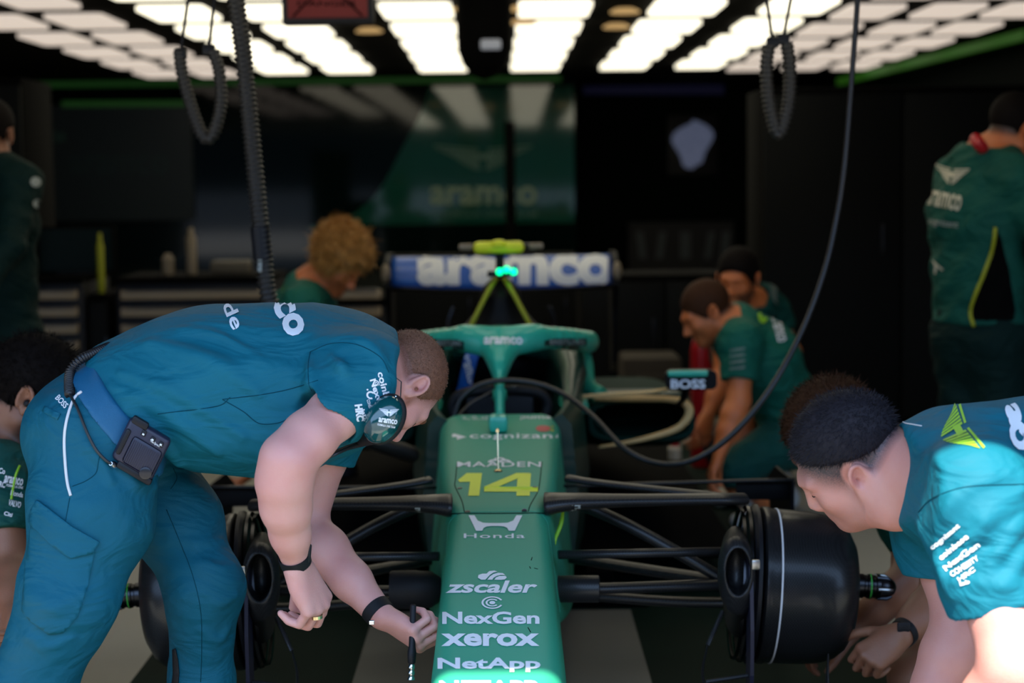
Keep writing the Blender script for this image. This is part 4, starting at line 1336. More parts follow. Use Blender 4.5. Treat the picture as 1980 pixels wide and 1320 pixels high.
for s in (-1, 1):
    pts = [X(0, 5.14, .862), X(s * .09, 5.17, .860), X(s * .19, 5.28, .845), X(s * .265, 5.46, .820), X(s * .295, 5.70, .795), X(s * .285, 5.95, .76), X(s * .26, 6.20, .69)]
    pts = catmull(np.array(pts), 4)
    for i in range(len(pts) - 1):
        hl.econe(pts[i] - [0, 0, .010], pts[i + 1] - [0, 0, .010], (0, 0, 1), .032, .028, .032, .028, k=.012)
    hl.cone(X(0, 5.09, .806), X(s * .10, 5.18, .845), .018, .020, k=.055)
V, F = hl.mesh(.0045, smooth=2)
halo = mk('halo', V, F, M['mint_paint'], car)
hbv = bvh_of(halo)
# dark green name panels that also paint in the shade under the hoop
for s, bx in ((1, (1062, 655, 1128, 668)), (-1, (846, 657, 892, 670))):
    print_px('shade_name_panel', polys_shape([[(0, 0), (1, 0), (1, 1), (.25 if s > 0 else 0, 1), (0, .8)]] if s > 0 else [[(0, 0), (1, 0), (1, .8), (.75, 1), (0, 1)]]), (bx[0] - 10, bx[1] - 1, bx[2] + 6, bx[3] + 7), hbv, M['dgreen_paint'], halo, step=8, off=.0015, far=5.42)
    print_px('lettering', text_shape('BREITLING', .015), (bx[0], bx[1] + 1, bx[2], bx[3] - 3), hbv, M['grey_print'], halo, step=10, off=.003)
print_px('lettering', text_shape('aramco', .03), (936, 652, 1010, 666), hbv, M['white_print'], halo, step=10, off=.002)
MB().tube([X(0, 4.97, .69), X(0, 4.985, .71)], .021, 14).build('strut_collar', M['green_paint'], car)
for s in (-1, 1):
    V, F = tube([X(s * .272, 5.86, .765), X(s * .285, 5.80, .70), X(s * .290, 5.74, .63), X(s * .33, 5.68, .60)], [.024, .026, .028, .03], 12, 5, True, 1.3)
    mk('halo_mount', V, F, M['green_paint'], car)
st = MB().box((0, 0, 0), (.045, .012, .16), .003, np.array(Matrix.Rotation(math.radians(14), 3, 'Y'))).build('seat_belt', M['blue_paint'], car)
p = at(906, 712, 5.75)
st.data.transform(Matrix.Translation(p))
print_px('lettering', text_shape('aramco', .02), (878, 706, 934, 720), bvh_of(st), M['white_print'], st, rot=-76, step=10)

ah = Solid()
ah.chain([X(0, 6.20, .955), X(0, 6.22, .90)], [.030, .052], k=.03)
ah.econe(X(0, 6.22, .90), X(0, 6.24, .70), (1, 0, 0), .060, .10, .165, .14, k=.02)
ah.econe(X(0, 6.24, .90), X(0, 7.3, .70), (1, 0, 0), .055, .06, .06, .10, k=.06)
ah.econe(X(0, 6.24, .66), X(0, 7.5, .45), (1, 0, 0), .20, .16, .13, .16, k=.08)
V, F = ah.mesh(.010)
ab = mk('engine_cover', V, F, M['black_paint'], car)
V, F = tube([X(-.012, 6.17, .975), X(-.040, 6.12, .935), X(-.095, 6.09, .83), X(-.150, 6.10, .72)], .0085, 8, 6)
mk('yellow_edge', V, F, M['dim_yellow'], ab)
V, F = tube([X(.012, 6.17, .975), X(.040, 6.12, .935), X(.095, 6.09, .83), X(.150, 6.10, .72)], .0085, 8, 6)
mk('yellow_edge', V, F, M['dim_yellow'], ab)
MB().box(X(0, 6.20, 1.02), (.030, .05, .13), .01).build('camera_stem', M['black_paint'], car)
cp = at(979, 478, 6.2)
cmr = MB().box(X(0, 6.22, cp[2]), (.270, .05, .026), .010).build('camera_bar', M['black_plastic'], car)
MB().box(X(-.003, 6.2, cp[2]), (.182, .085, .042), .018).lathe(X(-.003, 6.17, cp[2] + .008), (0, 0, 1), [(0, .03), (.014, .026), (.020, .012), (.021, .0005)], 20).build('camera_cover', M['yellow_paint'], cmr)
for q in (-.12, .13):
    MB().box(X(q, 6.18, cp[2] + .004), (.05, .02, .022), .006).build('camera_lens', M['beige'], cmr)
for i, (px, py) in enumerate(((966, 525), (979.5, 521), (993, 525))):
    MB().ball(at(px, py, 6.10), .0125, 16, 10).build('status_light', M['green_led'], car)
MB().box(X(0, 6.13, .992), (.09, .03, .022), .006).build('light_bar', M['black_plastic'], car)

# ---- sidepods and mirrors
def sidepod(s):
    rings = []
    for y, hw, hh, xm, zm in ((5.62, .175, .070, .46, .535), (5.9, .20, .10, .46, .505), (6.5, .21, .13, .44, .45), (7.2, .15, .12, .36, .38), (7.7, .06, .08, .25, .33)):
        a = np.arange(28) * 2 * PI / 28
        e = .55
        rings.append(np.column_stack([XC + s * (xm + hw * np.sign(np.cos(a)) * np.abs(np.cos(a)) ** e), np.full(28, y), zm + hh * np.sign(np.sin(a)) * np.abs(np.sin(a)) ** e]))
    inn = rings[0].copy(); inn[:, 0] = (inn[:, 0] - XC - s * .46) * .90 + XC + s * .46; inn[:, 2] = (inn[:, 2] - .535) * .80 + .535
    deep = inn.copy(); deep[:, 1] += .4
    V, F = loft(rings[::-1] + [inn, deep])
    if s < 0: F = [f[::-1] for f in F]
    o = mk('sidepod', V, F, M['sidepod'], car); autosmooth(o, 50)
    # the pale lip round the inlet: straight on top, curling round the outside
    q = [(.300, .612), (.36, .611), (.46, .610), (.535, .607), (.590, .596), (.612, .570), (.600, .535), (.560, .505), (.47, .480), (.38, .462), (.315, .452)]
    V, F = tube([X(s * x, 5.58 + .05 * abs(x - .46), z) for x, z in q], [.008, .010, .0105, .010, .013, .015, .013, .011, .009, .006, .004], 10, 5, True, 1.0)
    mk('inlet_lip', V, F, M['tan_rim'], o)
    V, F = tube([X(s * .20, 5.5, .625), X(s * .35, 5.5, .634), X(s * .47, 5.48, .642), X(s * .53, 5.45, .655)], [.006, .007, .007, .006], 8, 4)
    mk('mirror_stay', V, F, M['tan_rim'], car)
    MB().box(X(s * .46, 5.72, .612), (.26, .14, .012), .005).build('sidepod_top', M['dgreen_paint'], o)
    MB().box(X(s * .235, 5.55, .60), (.09, .22, .05), .02).build('inner_fairing', M['green_paint'], o)
    return o
sidepod(1); sidepod(-1)
def mirror(s):
    Y0 = 5.38
    c = at(1337, 735, Y0); c = X(s * (c[0] - XC), Y0, c[2])
    w, h = .160, .060
    prof = []
    for y, k in ((0, 1.0), (.05, .98), (.10, .85), (.13, .55)):
        q = rrect(w / 2 * k, -h / 2 * k, h / 2 * k, .018 * k, .018 * k, 5, .0 if k < 1 else 0)
        prof.append(np.column_stack([c[0] + q[:, 0], np.full(len(q), Y0 + y), c[2] + q[:, 1]]))
    V, F = loft(prof)
    if True: F = [f[::-1] for f in F]
    o = mk('mirror', V, F, M['black_paint'], car); autosmooth(o, 40)
    MB().box((c[0] - s * .012, Y0 - .004, c[2] + h / 2 - .008), (w * .78, .02, .020), .006).build('mirror_top', M['mint_paint'], o)
    if s > 0:
        txt('BOSS', (1297, 733, 1364, 751), bvh_of(o), o, bold=.03)
        mt = bvh_of(o)
    V, F = tube([(c[0] - s * .01, Y0 + .05, c[2] - h / 2 + .005), (c[0] - s * .015, Y0 + .10, .62), (c[0] - s * .02, 5.62, .58)], [.012, .012, .012], 10, 4, True, .5)
    mk('mirror_stalk', V, F, M['black_paint'], o)
    return o
mr = mirror(1); mirror(-1)

# ---- rear wing
wy = 7.78
def wing_pt(u, v):
    """u -1..1 across, v 0..1 chord from the low leading edge to the high trailing edge"""
    sag = .018 * (1 - u * u)
    z = .862 - sag + (.128 + sag * .85) * v ** .8
    return X(u * .492, wy - .05 + .10 * v - .03 * math.sin(PI * v), z)
nu, nv = 40, 10
V = [wing_pt(-1 + 2 * i / nu, j / nv) for j in range(nv + 1) for i in range(nu + 1)]
F = [[j * (nu + 1) + i, j * (nu + 1) + i + 1, (j + 1) * (nu + 1) + i + 1, (j + 1) * (nu + 1) + i] for j in range(nv) for i in range(nu)]
rw = mk('rear_wing', V, F, M['blue_paint'], car)
md = rw.modifiers.new('thickness', 'SOLIDIFY'); md.thickness = .018; md.offset = -1
rwb = bvh_of(rw)
print_px('lettering', text_shape('aramco', .05), (806, 492, 1188, 552), rwb, M['white_print'], rw, off=.004, step=12)
mp = MB()
V, F = tube([X(-.50, wy - .02, .850), X(-.25, wy - .03, .838), X(0, wy - .03, .832), X(.25, wy - .03, .838), X(.50, wy - .02, .850)], .016, 10, 4, True, .6)
mk('main_plane', V, F, M['black_paint'], rw)
for s in (-1, 1):
    pl = [(wy - .12, .86), (wy - .10, .97), (wy + .02, 1.005), (wy + .22, 1.0), (wy + .24, .80), (wy + .16, .45), (wy - .02, .50), (wy - .06, .74)]
    fv = [X(s * .505 + .012 * q, y, z) for q in (-1, 1) for y, z in pl]; n_ = len(pl)
    ep = mk('end_plate', fv, [list(range(n_)), [i + n_ for i in range(n_)][::-1]] + [[i, (i + 1) % n_, (i + 1) % n_ + n_, i + n_] for i in range(n_)], M['black_paint'], car, False)
    MB().ball(X(s * .512, wy - .10, .92), (.022, .03, .045), 14, 8).build('wing_tip', M['beige'], ep)
for s in (-1, 1):
    MB().box(X(s * .05, wy + .08, .66), (.02, .14, .40), .006).build('wing_pylon', M['black_paint'], car)
MB().tube([X(-.20, 7.2, .80), X(-.22, 7.2, .72), X(-.15, 7.2, .68)], .008, 8, 4).tube([X(.20, 7.2, .80), X(.22, 7.2, .72), X(.15, 7.2, .68)], .008, 8, 4).build('rear_strut', M['dark_metal'], car)
# trestle that carries the car
trs = thing('car_stand', 'low black stand carrying the racing car on the green mat', 'car stand', (XC, 5.4, .006))
MB().box(X(0, 5.3, .03), (.9, .12, .048), .006).box(X(-.3, 5.3, .085), (.08, .1, .07), .006).box(X(.3, 5.3, .085), (.08, .1, .07), .006).build('frame', M['black_matte'], trs)
# ------------------------------------------------------------------ hoses and cables
def corrugated(name, pts, r, m, parent, pitch=.014, amp=.14, n=16):
    P = catmull(np.array(pts, float), 14)
    L = np.concatenate([[0], np.cumsum(np.linalg.norm(np.diff(P, axis=0), axis=1))])
    k = int(L[-1] / pitch * 4)
    s = np.linspace(0, L[-1], k)
    Q = np.column_stack([np.interp(s, L, P[:, i]) for i in range(3)])
    R = r * (1 + amp * np.sin(2 * PI * s / pitch))
    V, F = tube(Q, R, n, 0, True)
    return mk(name, V, F, m, parent, True)
M['hose'] = mat('grey_black_corrugated_hose', (.022, .019, .017), rough=.42)
M['cable'] = mat('black_cable_rubber', (.012, .011, .012), rough=.4)

def loop(pts, dep, label, r, straps):
    t = thing('hose_loop', label, 'hose', at(*pts[0], dep), 'hanging hose loops')
    corrugated('hose', [at(x, y, dep) for x, y in pts], r, M['hose'], t)
    for (a, b) in straps:
        p, q = at(*a, dep), at(*b, dep)
        top = p + (q - p) * ((CEIL + .03 - p[2]) / (q[2] - p[2]))
        MB().tube([p, (p + top) / 2 + [.0, 0, 0], top], .0045, 8).build('strap', M['black_plastic'], t)
        MB().box(p + [0, 0, .0], (.035, .03, .03), .006).build('clamp', M['black_plastic'], t)
    return t
loop([(347, 100), (352, 140), (368, 200), (388, 255), (403, 268), (416, 250), (427, 200), (424, 140), (412, 98)], 5.0,
     'black corrugated hose loop hanging beside the long upright hose', .0175, [((349, 104), (362, 10)), ((404, 96), (412, 20))])
loop([(1487, 88), (1482, 130), (1486, 190), (1496, 240), (1504, 258), (1515, 240), (1526, 190), (1527, 130), (1521, 82)], 5.0,
     'black corrugated hose loop hanging beside the thin curving cable', .0185, [((1494, 82), (1484, 10)), ((1514, 76), (1528, 5))])
lh = thing('air_hose', 'long black corrugated hose coming down from the ceiling behind the bent crew member', 'hose', at(455, 0, 4.7))
top = at(449, -60, 4.7)
corrugated('hose', [top + [-.02, 0, .55], top, at(456, 0, 4.7), at(470, 100, 4.7), at(480, 200, 4.7), at(492, 320, 4.7), at(503, 430, 4.7), at(511, 500, 4.7), at(521, 580, 4.7), at(560, 700, 4.75), at(680, 830, 4.9), at(800, 880, 5.1)], .0225, M['hose'], lh)
MB().tube([at(502, 438, 4.7), at(508, 500, 4.7)], .026, 16).build('coupling', M['black_plastic'], lh)
print_px('label', polys_shape([[(0, 0), (1, 0), (1, 1), (0, 1)]]), (499, 497, 507, 525), bvh_of([c for c in lh.children if c.name.startswith('hose')][0]), M['grey_print'], lh, step=6, off=.003)

cb = thing('power_cable', 'thin black cable curving down from the ceiling and over the cockpit', 'cable', at(1660, 0, 4.9))
pp = [(1664, -300), (1662, -120), (1658, 0), (1650, 110), (1641, 230), (1632, 330), (1618, 420), (1595, 520), (1555, 630), (1500, 735), (1440, 815), (1380, 868), (1320, 895), (1260, 893), (1205, 865), (1150, 808), (1095, 765), (1040, 742), (975, 735), (925, 745), (892, 770), (880, 800), (872, 826)]
dd = [4.7, 4.7, 4.7, 4.7, 4.7, 4.7, 4.7, 4.68, 4.65, 4.6, 4.58, 4.58, 4.6, 4.65, 4.7, 4.8, 4.9, 4.95, 4.95, 4.95, 4.95, 4.95, 4.95]
ptsC = [at(x, y, d) for (x, y), d in zip(pp, dd)]
ptsC[0][2] = min(ptsC[0][2], CEIL + .03)
V, F = tube(ptsC, [.0075] * 9 + [.008] * 14, 10, 6)
mk('cable', V, F, M['cable'], cb)
V, F = tube([at(880, 815, 4.96), at(905, 785, 5.0), at(945, 762, 5.02), at(968, 752, 5.0), at(1000, 748, 4.98)], .0055, 8, 6)
mk('branch_cable', V, F, M['cable'], cb)
MB().tube([at(872, 822, 4.95), at(869, 846, 4.93)], .012, 12).build('plug', mat('blue_plug', (.04, .10, .30), rough=.4), cb)
# ------------------------------------------------------------------ the crew
def A3(t): return at(*t)
def shoe(parent, ankle, toe, m=None, sole=None):
    ankle = np.asarray(ankle, float); d = np.asarray(toe, float).copy(); d[2] = 0; d = nrm(d)
    base = np.array([ankle[0], ankle[1], max(.0, ankle[2] - .085)])
    lat = np.cross(d, [0, 0, 1.0])
    S = Solid()
    S.econe(base + d * -.04 + [0, 0, .045], base + d * .15 + [0, 0, .030], lat, .038, .045, .043, .030, k=.03)
    S.cone(base + [0, 0, .05], base + [0, 0, .115], .042, .046, k=.03)
    S.half(base + [0, 0, .004], (0, 0, -1))
    V, F = S.mesh(.006)
    return mk('shoe', V, F, m or M['black_rubber'], parent)

def crew(name, label, J, shirt, pants, skin, F, U, hair=None, group=None, res=.007, near='L', sleeve=.55, tw=(.165, .150, .185, .165), td=(.115, .105, .125, .085),
         hands=None, shoes=None, shorts=None, long_sleeve=False, hood=0.0, wrinkle=.004, fl=None, seed=3, legs=True, beard=False, beardc=None, head_s=1.0, arm_r=1.0, hairkw=None, ears=True, folds_=None):
    """one crew member. J: photo pixel + depth for each joint; parts: clothes and hair, the body itself is one surface"""
    P = {k: at(*v) for k, v in J.items()}
    R, Fv, Uv = frame(F, U)
    O = P['head']
    S = Solid()
    lat = nrm(P['shR'] - P['shL'])
    head_prims(S, O, R, Fv, Uv, P['neck'], s=head_s, ears=ears)
    ch = [P['pelvis'], P['waist'], P['chest'], P['neck'] * .45 + (P['shL'] + P['shR']) * .275]
    for i in range(3):
        S.econe(ch[i], ch[i + 1], lat, tw[i] * .93, td[i] * .9, tw[i + 1] * .93, td[i + 1] * .9, k=.05)
    S.cone(P['neck'], ch[3], .055, .07, k=.05)
    for q in 'LR':
        S.cone(ch[3], P['sh' + q], .065, .058 * arm_r, k=.05)
        limb(S, P['sh' + q], P['el' + q], P['wr' + q], .056 * arm_r, .049 * arm_r, .043 * arm_r, .027 * arm_r, k=.02)
        hd = (hands or {}).get(q)
        if hd is None:
            D = nrm(P['wr' + q] - P['el' + q]); hd = dict(D=D, N=np.cross(D, lat) * -1, thumb=1 if q == 'L' else -1, curls=curl(25, 35, 25))
        hand_prims(S, P['wr' + q], **hd)
        if legs:
            S.cone(P['hip' + q], P['kn' + q], .085, .058, k=.05); S.cone(P['kn' + q], P['an' + q], .056, .038, k=.03)
    V, F_ = S.mesh(res)
    hk = hairkw or {}
    at_ = head_attrs(V, O, R, Fv, Uv, s=head_s, beard=beard, hair=True, **{k: v for k, v in hk.items() if k in ('front', 'burn', 'nape')})
    body = thing(name, label, 'person', (P['pelvis'][0], P['pelvis'][1], 0), group)
    bo = mk('body', V, F_, skin, body, True, at_)
    # shirt
    T = Solid()
    for i in range(3):
        T.econe(ch[i], ch[i + 1], lat, tw[i] + .012, td[i] + .012, tw[i + 1] + .012, td[i + 1] + .012, k=.06)
    T.cone(P['neck'], ch[3], .068 + hood, .085, k=.05)
    for q in 'LR':
        T.cone(ch[3], P['sh' + q], .085, .074 * arm_r, k=.05)
        d = P['el' + q] - P['sh' + q]
        if long_sleeve:
            T.cone(P['sh' + q], P['el' + q], .074, .060, k=.05); T.cone(P['el' + q], P['wr' + q], .058, .042, k=.03)
        else:
            e = P['sh' + q] + d * sleeve
            T.cone(P['sh' + q], e + nrm(d) * .06, .074 * arm_r, .068 * arm_r, k=.05, cut=(e, nrm(d)))
    nn = nrm(nrm(P['neck'] - ch[2]) + nrm(O - P['neck'])); pn = P['neck'] + nn * .016
    T.keep(lambda q: np.minimum((q - pn) @ nn, .105 - np.linalg.norm(q - pn, axis=1)), k=.012)
    hem = ch[0] + (ch[1] - ch[0]) * .15
    T.half(hem, nrm(ch[0] - ch[1]), k=.01)
    fo = folds(wrinkle, folds_ or [(5, 3, 9), (8, -4, 5), (-6, 5, 8), (3, 7, 13)], seed)
    V, F_ = T.mesh(max(res, .006), disp=fo)
    so = mk('shirt', V, F_, shirt, body)
    # trousers
    if legs:
        Q = Solid()
        Q.econe(ch[0] - nrm(ch[1] - ch[0]) * .02, ch[1], lat, tw[0] + .006, td[0] + .010, tw[1], td[1], k=.05)
        for q in 'LR':
            Q.cone(P['hip' + q], P['kn' + q], .108, .078, k=.06)
            if shorts is None:
                Q.cone(P['kn' + q], P['an' + q], .078, .058, k=.04)
            shoe(body, P['an' + q], (shoes or {}).get(q, Fv), (shoes or {}).get('m'))
        Q.half(ch[1], nrm(ch[1] - ch[0]), k=.01)
        V, F_ = Q.mesh(max(res, .006), disp=folds(wrinkle, [(4, 4, 9), (7, -4, 8), (-5, 6, 10)], seed + 1))
        po = mk('trousers', V, F_, pants, body)
    if hair:
        hm, th, n, L = hair[:4]
        kw = hair[4] if len(hair) > 4 else {}
        Hs = hair_solid(O, R, Fv, Uv, thick=th, s=head_s, **hk)
        hair_obj('hair', Hs, max(.004, res * .8), hm, body, (O, R, Fv, Uv), n, L, **kw)
    return body, dict(body=bo, shirt=so, P=P, fr=(O, R, Fv, Uv))

# ================================================================== the bent crew member at the nose (person A)
def person_bent():
    R, F, U = frame((.15, .213, -.965), (.78, .574, .248))
    hs_ = .85
    ear = at(804, 747, 3.33)
    O = ear - hs_ * (.077 * R - .010 * F)
    neck = at(712, 715, 3.34)
    SN, EN, WN = at(705, 742, 3.17), at(547, 893, 3.00), at(571, 1086, 3.10)
    SF, EF, WF = at(655, 765, 3.50), at(588, 1015, 3.46), at(738, 1190, 3.32)
    pel = at(188, 832, 3.30)
    lat = nrm(np.array([.0, -1, .03]))
    def nd(px, py, d, dv): return at(px, py, d), dv * d / FPX
    N = [(nd(200, 815, 3.29, 100), .165), (nd(250, 778, 3.29, 98), .150), (nd(335, 752, 3.30, 108), .165), (nd(430, 742, 3.31, 126), .180), (nd(540, 742, 3.32, 130), .19), (nd(640, 735, 3.33, 112), .185), (nd(700, 722, 3.335, 70), .12)]
    S = Solid()
    head_prims(S, O, R, F, U, neck, s=hs_, neck_r=(.062, .064))
    for (a, wa), (b, wb) in zip(N[:-1], N[1:]):
        S.econe(a[0], b[0], lat, wa * .92, a[1] * .86, wb * .92, b[1] * .86, k=.05)
    S.cone(N[5][0][0], SN, .08, .058, k=.06); S.cone(N[5][0][0], SF, .08, .058, k=.06)
    arm_ = [((700, 745), 3.17, 54), ((648, 799), 3.09, 49), ((597, 846), 3.04, 51), ((557, 888), 3.01, 52), ((550, 930), 3.02, 53), ((553, 980), 3.04, 47.5), ((561, 1032), 3.07, 37), ((571, 1086), 3.10, 26)]
    for (p0, d0, r0), (p1, d1, r1) in zip(arm_[:-1], arm_[1:]):
        S.cone(at(*p0, d0), at(*p1, d1), r0 * d0 / FPX, r1 * d1 / FPX, k=.02)
    limb(S, SF, EF, WF, .056, .049, .043, .027, k=.02)
    # near hand hangs, its back to the camera's right, fingers curled towards the body
    D = nrm(at(606, 1155, 3.12) - WN)
    hand_prims(S, WN + D * .004, D, np.array([.80, -.45, .35]), -1, [(38, 62, 30), (42, 66, 32), (48, 66, 34), (52, 66, 34)], thumb_dir=nrm(np.array([-.25, .55, -.75])), thumb_curl=.25, s=1.06)
    # far hand closes on a slim tool beside the nose
    D2 = nrm(at(787, 1222, 3.29) - WF)
    hand_prims(S, WF + D2 * .004, D2, nrm(np.array([-.45, -.45, -.55])), 1, [(62, 75, 40), (66, 78, 42), (70, 80, 44), (74, 80, 44)], thumb_dir=nrm(np.array([.80, .35, -.25])), thumb_curl=.9, s=.98)
    # legs
    hN, kN, aN = at(195, 850, 3.19), at(132, 1165, 3.10), at(-45, 1580, 3.12)
    hF, kF, aF = at(255, 880, 3.42), at(398, 1135, 3.30), at(388, 1570, 3.40)
    for h, k_, a in ((hN, kN, aN), (hF, kF, aF)):
        S.cone(h, k_, .09, .058, k=.05); S.cone(k_, a, .056, .04, k=.03)
    V, Fc = S.mesh(.0027, smooth=1)
    hk = dict(front=(.074, .090), burn=(.020, -.006), nape=(-.090, -.050))
    body = thing('person', 'person bent over the car nose in teal shirt and trousers, with cropped ginger hair', 'person', (pel[0], pel[1], 0))
    bo = mk('body', V, Fc, M['skin_pale'], body, True, head_attrs(V, O, R, F, U, s=hs_, beard_amt=.75, soft=.035, **hk))
    # cropped hair
    H = hair_solid(O, R, F, U, thick=.0022, k=.016, s=hs_, **hk)
    hair_obj('hair', H, .0035, M['hair_red'], body, (O, R, F, U), 14000, .0032, .0004, lift=.7, curl=.2, seed=1)
    # shirt
    T = Solid()
    for (a, wa), (b, wb) in zip(N[:-1], N[1:]):
        T.econe(a[0], b[0], lat, wa + .016, a[1] + .020, wb + .012, b[1] + .017, k=.05)
    T.econe(at(400, 800, 3.28), at(560, 812, 3.28), lat, .15, .098, .165, .092, k=.06)        # cloth hanging off the chest
    T.econe(N[6][0][0], at(752, 722, 3.325), lat, .10, .080, .076, .074, k=.05)               # collar
    T.cone(N[5][0][0], SN, .10, .078, k=.07); T.cone(N[5][0][0], SF, .10, .078, k=.07)
    dN = nrm(np.array([-.80, -.25, -.52])); hemN = at(636, 803, 3.08)
    T.cone(SN + np.array([0, 0, .004]), hemN + dN * .05, .084, .068, k=.05, cut=(hemN, dN))
    dF = nrm(EF - SF); hemF = SF + (EF - SF) * .5
    T.cone(SF, hemF + dF * .05, .078, .068, k=.05, cut=(hemF, dF))
    T.cone(hemN + dN * .02, SN + (hemN - SN) * .55, .060, .048, k=.006, op='s')
    # pressed and pulled folds
    fold = [((215, 745), (330, 800), (420, 870), .012), ((230, 720), (340, 760), (470, 840), .010), ((290, 665), (400, 690), (500, 760), .010), ((250, 790), (310, 850), (345, 893), .014),
            ((600, 690), (600, 735), (612, 770), .010), ((640, 690), (665, 720), (655, 775), .012), ((700, 660), (735, 690), (745, 740), .008), ((520, 880), (560, 820), (598, 790), .010), ((350, 640), (430, 650), (500, 690), .008)]
    V0, F0 = T.mesh(.012)
    tb = BVHTree.FromPolygons([tuple(map(float, q)) for q in V0], [list(map(int, f)) for f in F0])
    def surf(px, py):
        h = tb.ray_cast(Vector(CAM), Vector(ray(px, py)))
        return None if h[0] is None else np.array(h[0]) + ray(px, py) * .003
    for a, b, c, r in fold:
        p = [surf(*q) for q in (a, b, c)]
        if all(q is not None for q in p):
            cc = catmull(np.array(p), 3)
            T.chain(list(cc), list(np.interp(np.linspace(0, 1, len(cc)), [0, .3, .7, 1], [r * .4, r, r, r * .5])), k=.016)
    ax = nrm(np.array([.77, 0, .637]))
    T.half(at(232, 743, 3.29), -ax, k=.012)
    nn = nrm(np.array([.97, .1, -.16])); T.half(at(757, 722, 3.33), nn, k=.010)
    T.cone(at(730, 722, 3.33), at(790, 722, 3.33), .066, .066, k=.006, op='s')
    fo = folds(.0042, [(1.5, 2, 7), (3, -2, 9), (-2.5, 4, 6.5), (2, 5, 12)], 5)
    V, Fc = T.mesh(.0040, disp=fo)
    so = mk('shirt', V, Fc, M['teal'], body)
    # trousers
    Q = Solid()
    Q.econe(N[0][0][0] - ax * .03, N[1][0][0] + ax * .02, lat, .172, N[0][0][1] + .012, .162, N[1][0][1] + .014, k=.05)
    Q.ell(at(172, 845, 3.30), (.11, .165, .115), k=.06)
    for q in (((195, 850, 3.19), .118, (176, 1000, 3.15), .107), ((176, 1000, 3.15), .107, (130, 1160, 3.10), .083), ((130, 1160, 3.10), .083, (40, 1375, 3.11), .078), ((40, 1375, 3.11), .078, (-45, 1590, 3.12), .072),
              ((255, 880, 3.41), .110, (345, 1015, 3.36), .080), ((345, 1015, 3.36), .080, (394, 1135, 3.30), .070), ((394, 1135, 3.30), .070, (388, 1330, 3.35), .058), ((388, 1330, 3.35), .058, (385, 1590, 3.40), .062)):
        Q.cone(at(*q[0]), at(*q[2]), q[1], q[3], k=.045)
    hipc = at(218, 752, 3.29)
    tbelow = [((110, 800), (180, 870), (215, 930), .010), ((270, 960), (330, 945), (400, 945), .008), ((300, 985), (350, 990), (415, 985), .007), ((330, 1040), (380, 1050), (430, 1045), .006),
              ((385, 1090), (420, 1100), (450, 1095), .007), ((400, 1150), (425, 1165), (452, 1150), .008), ((390, 1215), (420, 1235), (440, 1215), .007), ((60, 1150), (110, 1170), (160, 1150), .008), ((55, 1230), (90, 1245), (140, 1230), .008), ((240, 905), (265, 935), (300, 940), .010)]
    V0, F0 = Q.mesh(.012)
    tb = BVHTree.FromPolygons([tuple(map(float, q)) for q in V0], [list(map(int, f)) for f in F0])
    for a, b, c, r in tbelow:
        p = [surf(*q) for q in (a, b, c)]
        if all(q is not None for q in p) and np.ptp([q[1] for q in p]) < .15:
            cc = catmull(np.array(p), 3)
            Q.chain(list(cc), list(np.interp(np.linspace(0, 1, len(cc)), [0, .3, .7, 1], [r * .4, r, r, r * .5])), k=.015)
    q_before = list(Q.p)
    Q.half(hipc + ax * .045, ax, k=.008)
    fo2 = folds(.0045, [(2, 2, 6), (3, -2, 9), (-4, 3, 7)], 11)
    V, Fc = Q.mesh(.0045, disp=fo2)
    po = mk('trousers', V, Fc, M['tealpants'], body)
    # belt: a band just below the hem
    Bt = Solid(); Bt.p = list(q_before)
    Bt.half(at(232, 743, 3.29) + ax * .012, ax, k=.002); Bt.half(at(232, 743, 3.29) - ax * .022, -ax, k=.002); Bt.half(at(322, 880, 3.2), (1, 0, -.3), k=.002)
    V, Fc = Bt.mesh(.0045, disp=lambda P: np.full(len(P), -.0055))
    be = mk('belt', V, Fc, M['belt'], body)
    for a in (hN, hF): pass
    shoe(body, aN, (1, .1, 0)); shoe(body, aF, (1, .15, 0))
    sb, pb_, bb = bvh_of(so), bvh_of(po, be), bvh_of(bo)
    # prints on the shirt
    def sp(t, box, rot, bold=.03, m='white_print', **k): return print_px('lettering', text_shape(t, bold), box, sb, M[m], so, rot=rot, off=.0018, step=6, **k)
    sp('co', (520, 592, 598, 634), -62, .04); sp('de', (425, 598, 477, 624), -66, .02)
    sp('coinbase', (706, 751, 784, 764), -76, .025); sp('NexGen', (695, 761, 766, 773), -73, .03)
    print_px('emblem', polys_shape([ring_poly(.72, 1, 40, 320, 20), ring_poly(.3, .5, 0, 360, 16)]), (721, 735, 733, 747), sb, M['white_print'], so, off=.0018, step=6, rot=-70)
    print_px('emblem', polys_shape([ring_poly(.6, 1, 50, 310, 20), ring_poly(0, .22, 0, 360, 12, -1.0, 1.1)[:12]]), (706, 753, 722, 771), sb, M['white_print'], so, off=.0018, step=6, rot=-15)
    sp('COHESITY', (702, 781, 726, 787), -74, .02); sp('HRC', (678, 790, 710, 805), -82, .06); sp('lab', (694, 796, 712, 804), -70, .03)
    for pts in ([(445, 768), (420, 785), (330, 797), (305, 800)], [(615, 735), (560, 752), (510, 762), (430, 772)], [(430, 772), (470, 795), (500, 818), (535, 818), (560, 808)],
                [(600, 680), (596, 705), (597, 740), (602, 755)], [(600, 680), (640, 664), (690, 666), (735, 690), (752, 720)]):
        line_px('seam', pts, sb, M['seam'], so, r=.0008, off=.0002)
    # trousers: piping, pocket, printed word, seams
    line_px('piping', [(158, 757), (143, 772), (130, 810), (125, 850), (127, 900), (131, 935), (137, 958)], pb_, M['white_pipe'], po, r=.0028, off=.001)
    print_px('lettering', text_shape('BOSS', .02), (107, 771, 134, 783), pb_, M['white_print'], po, rot=-47, off=.0018, step=6)
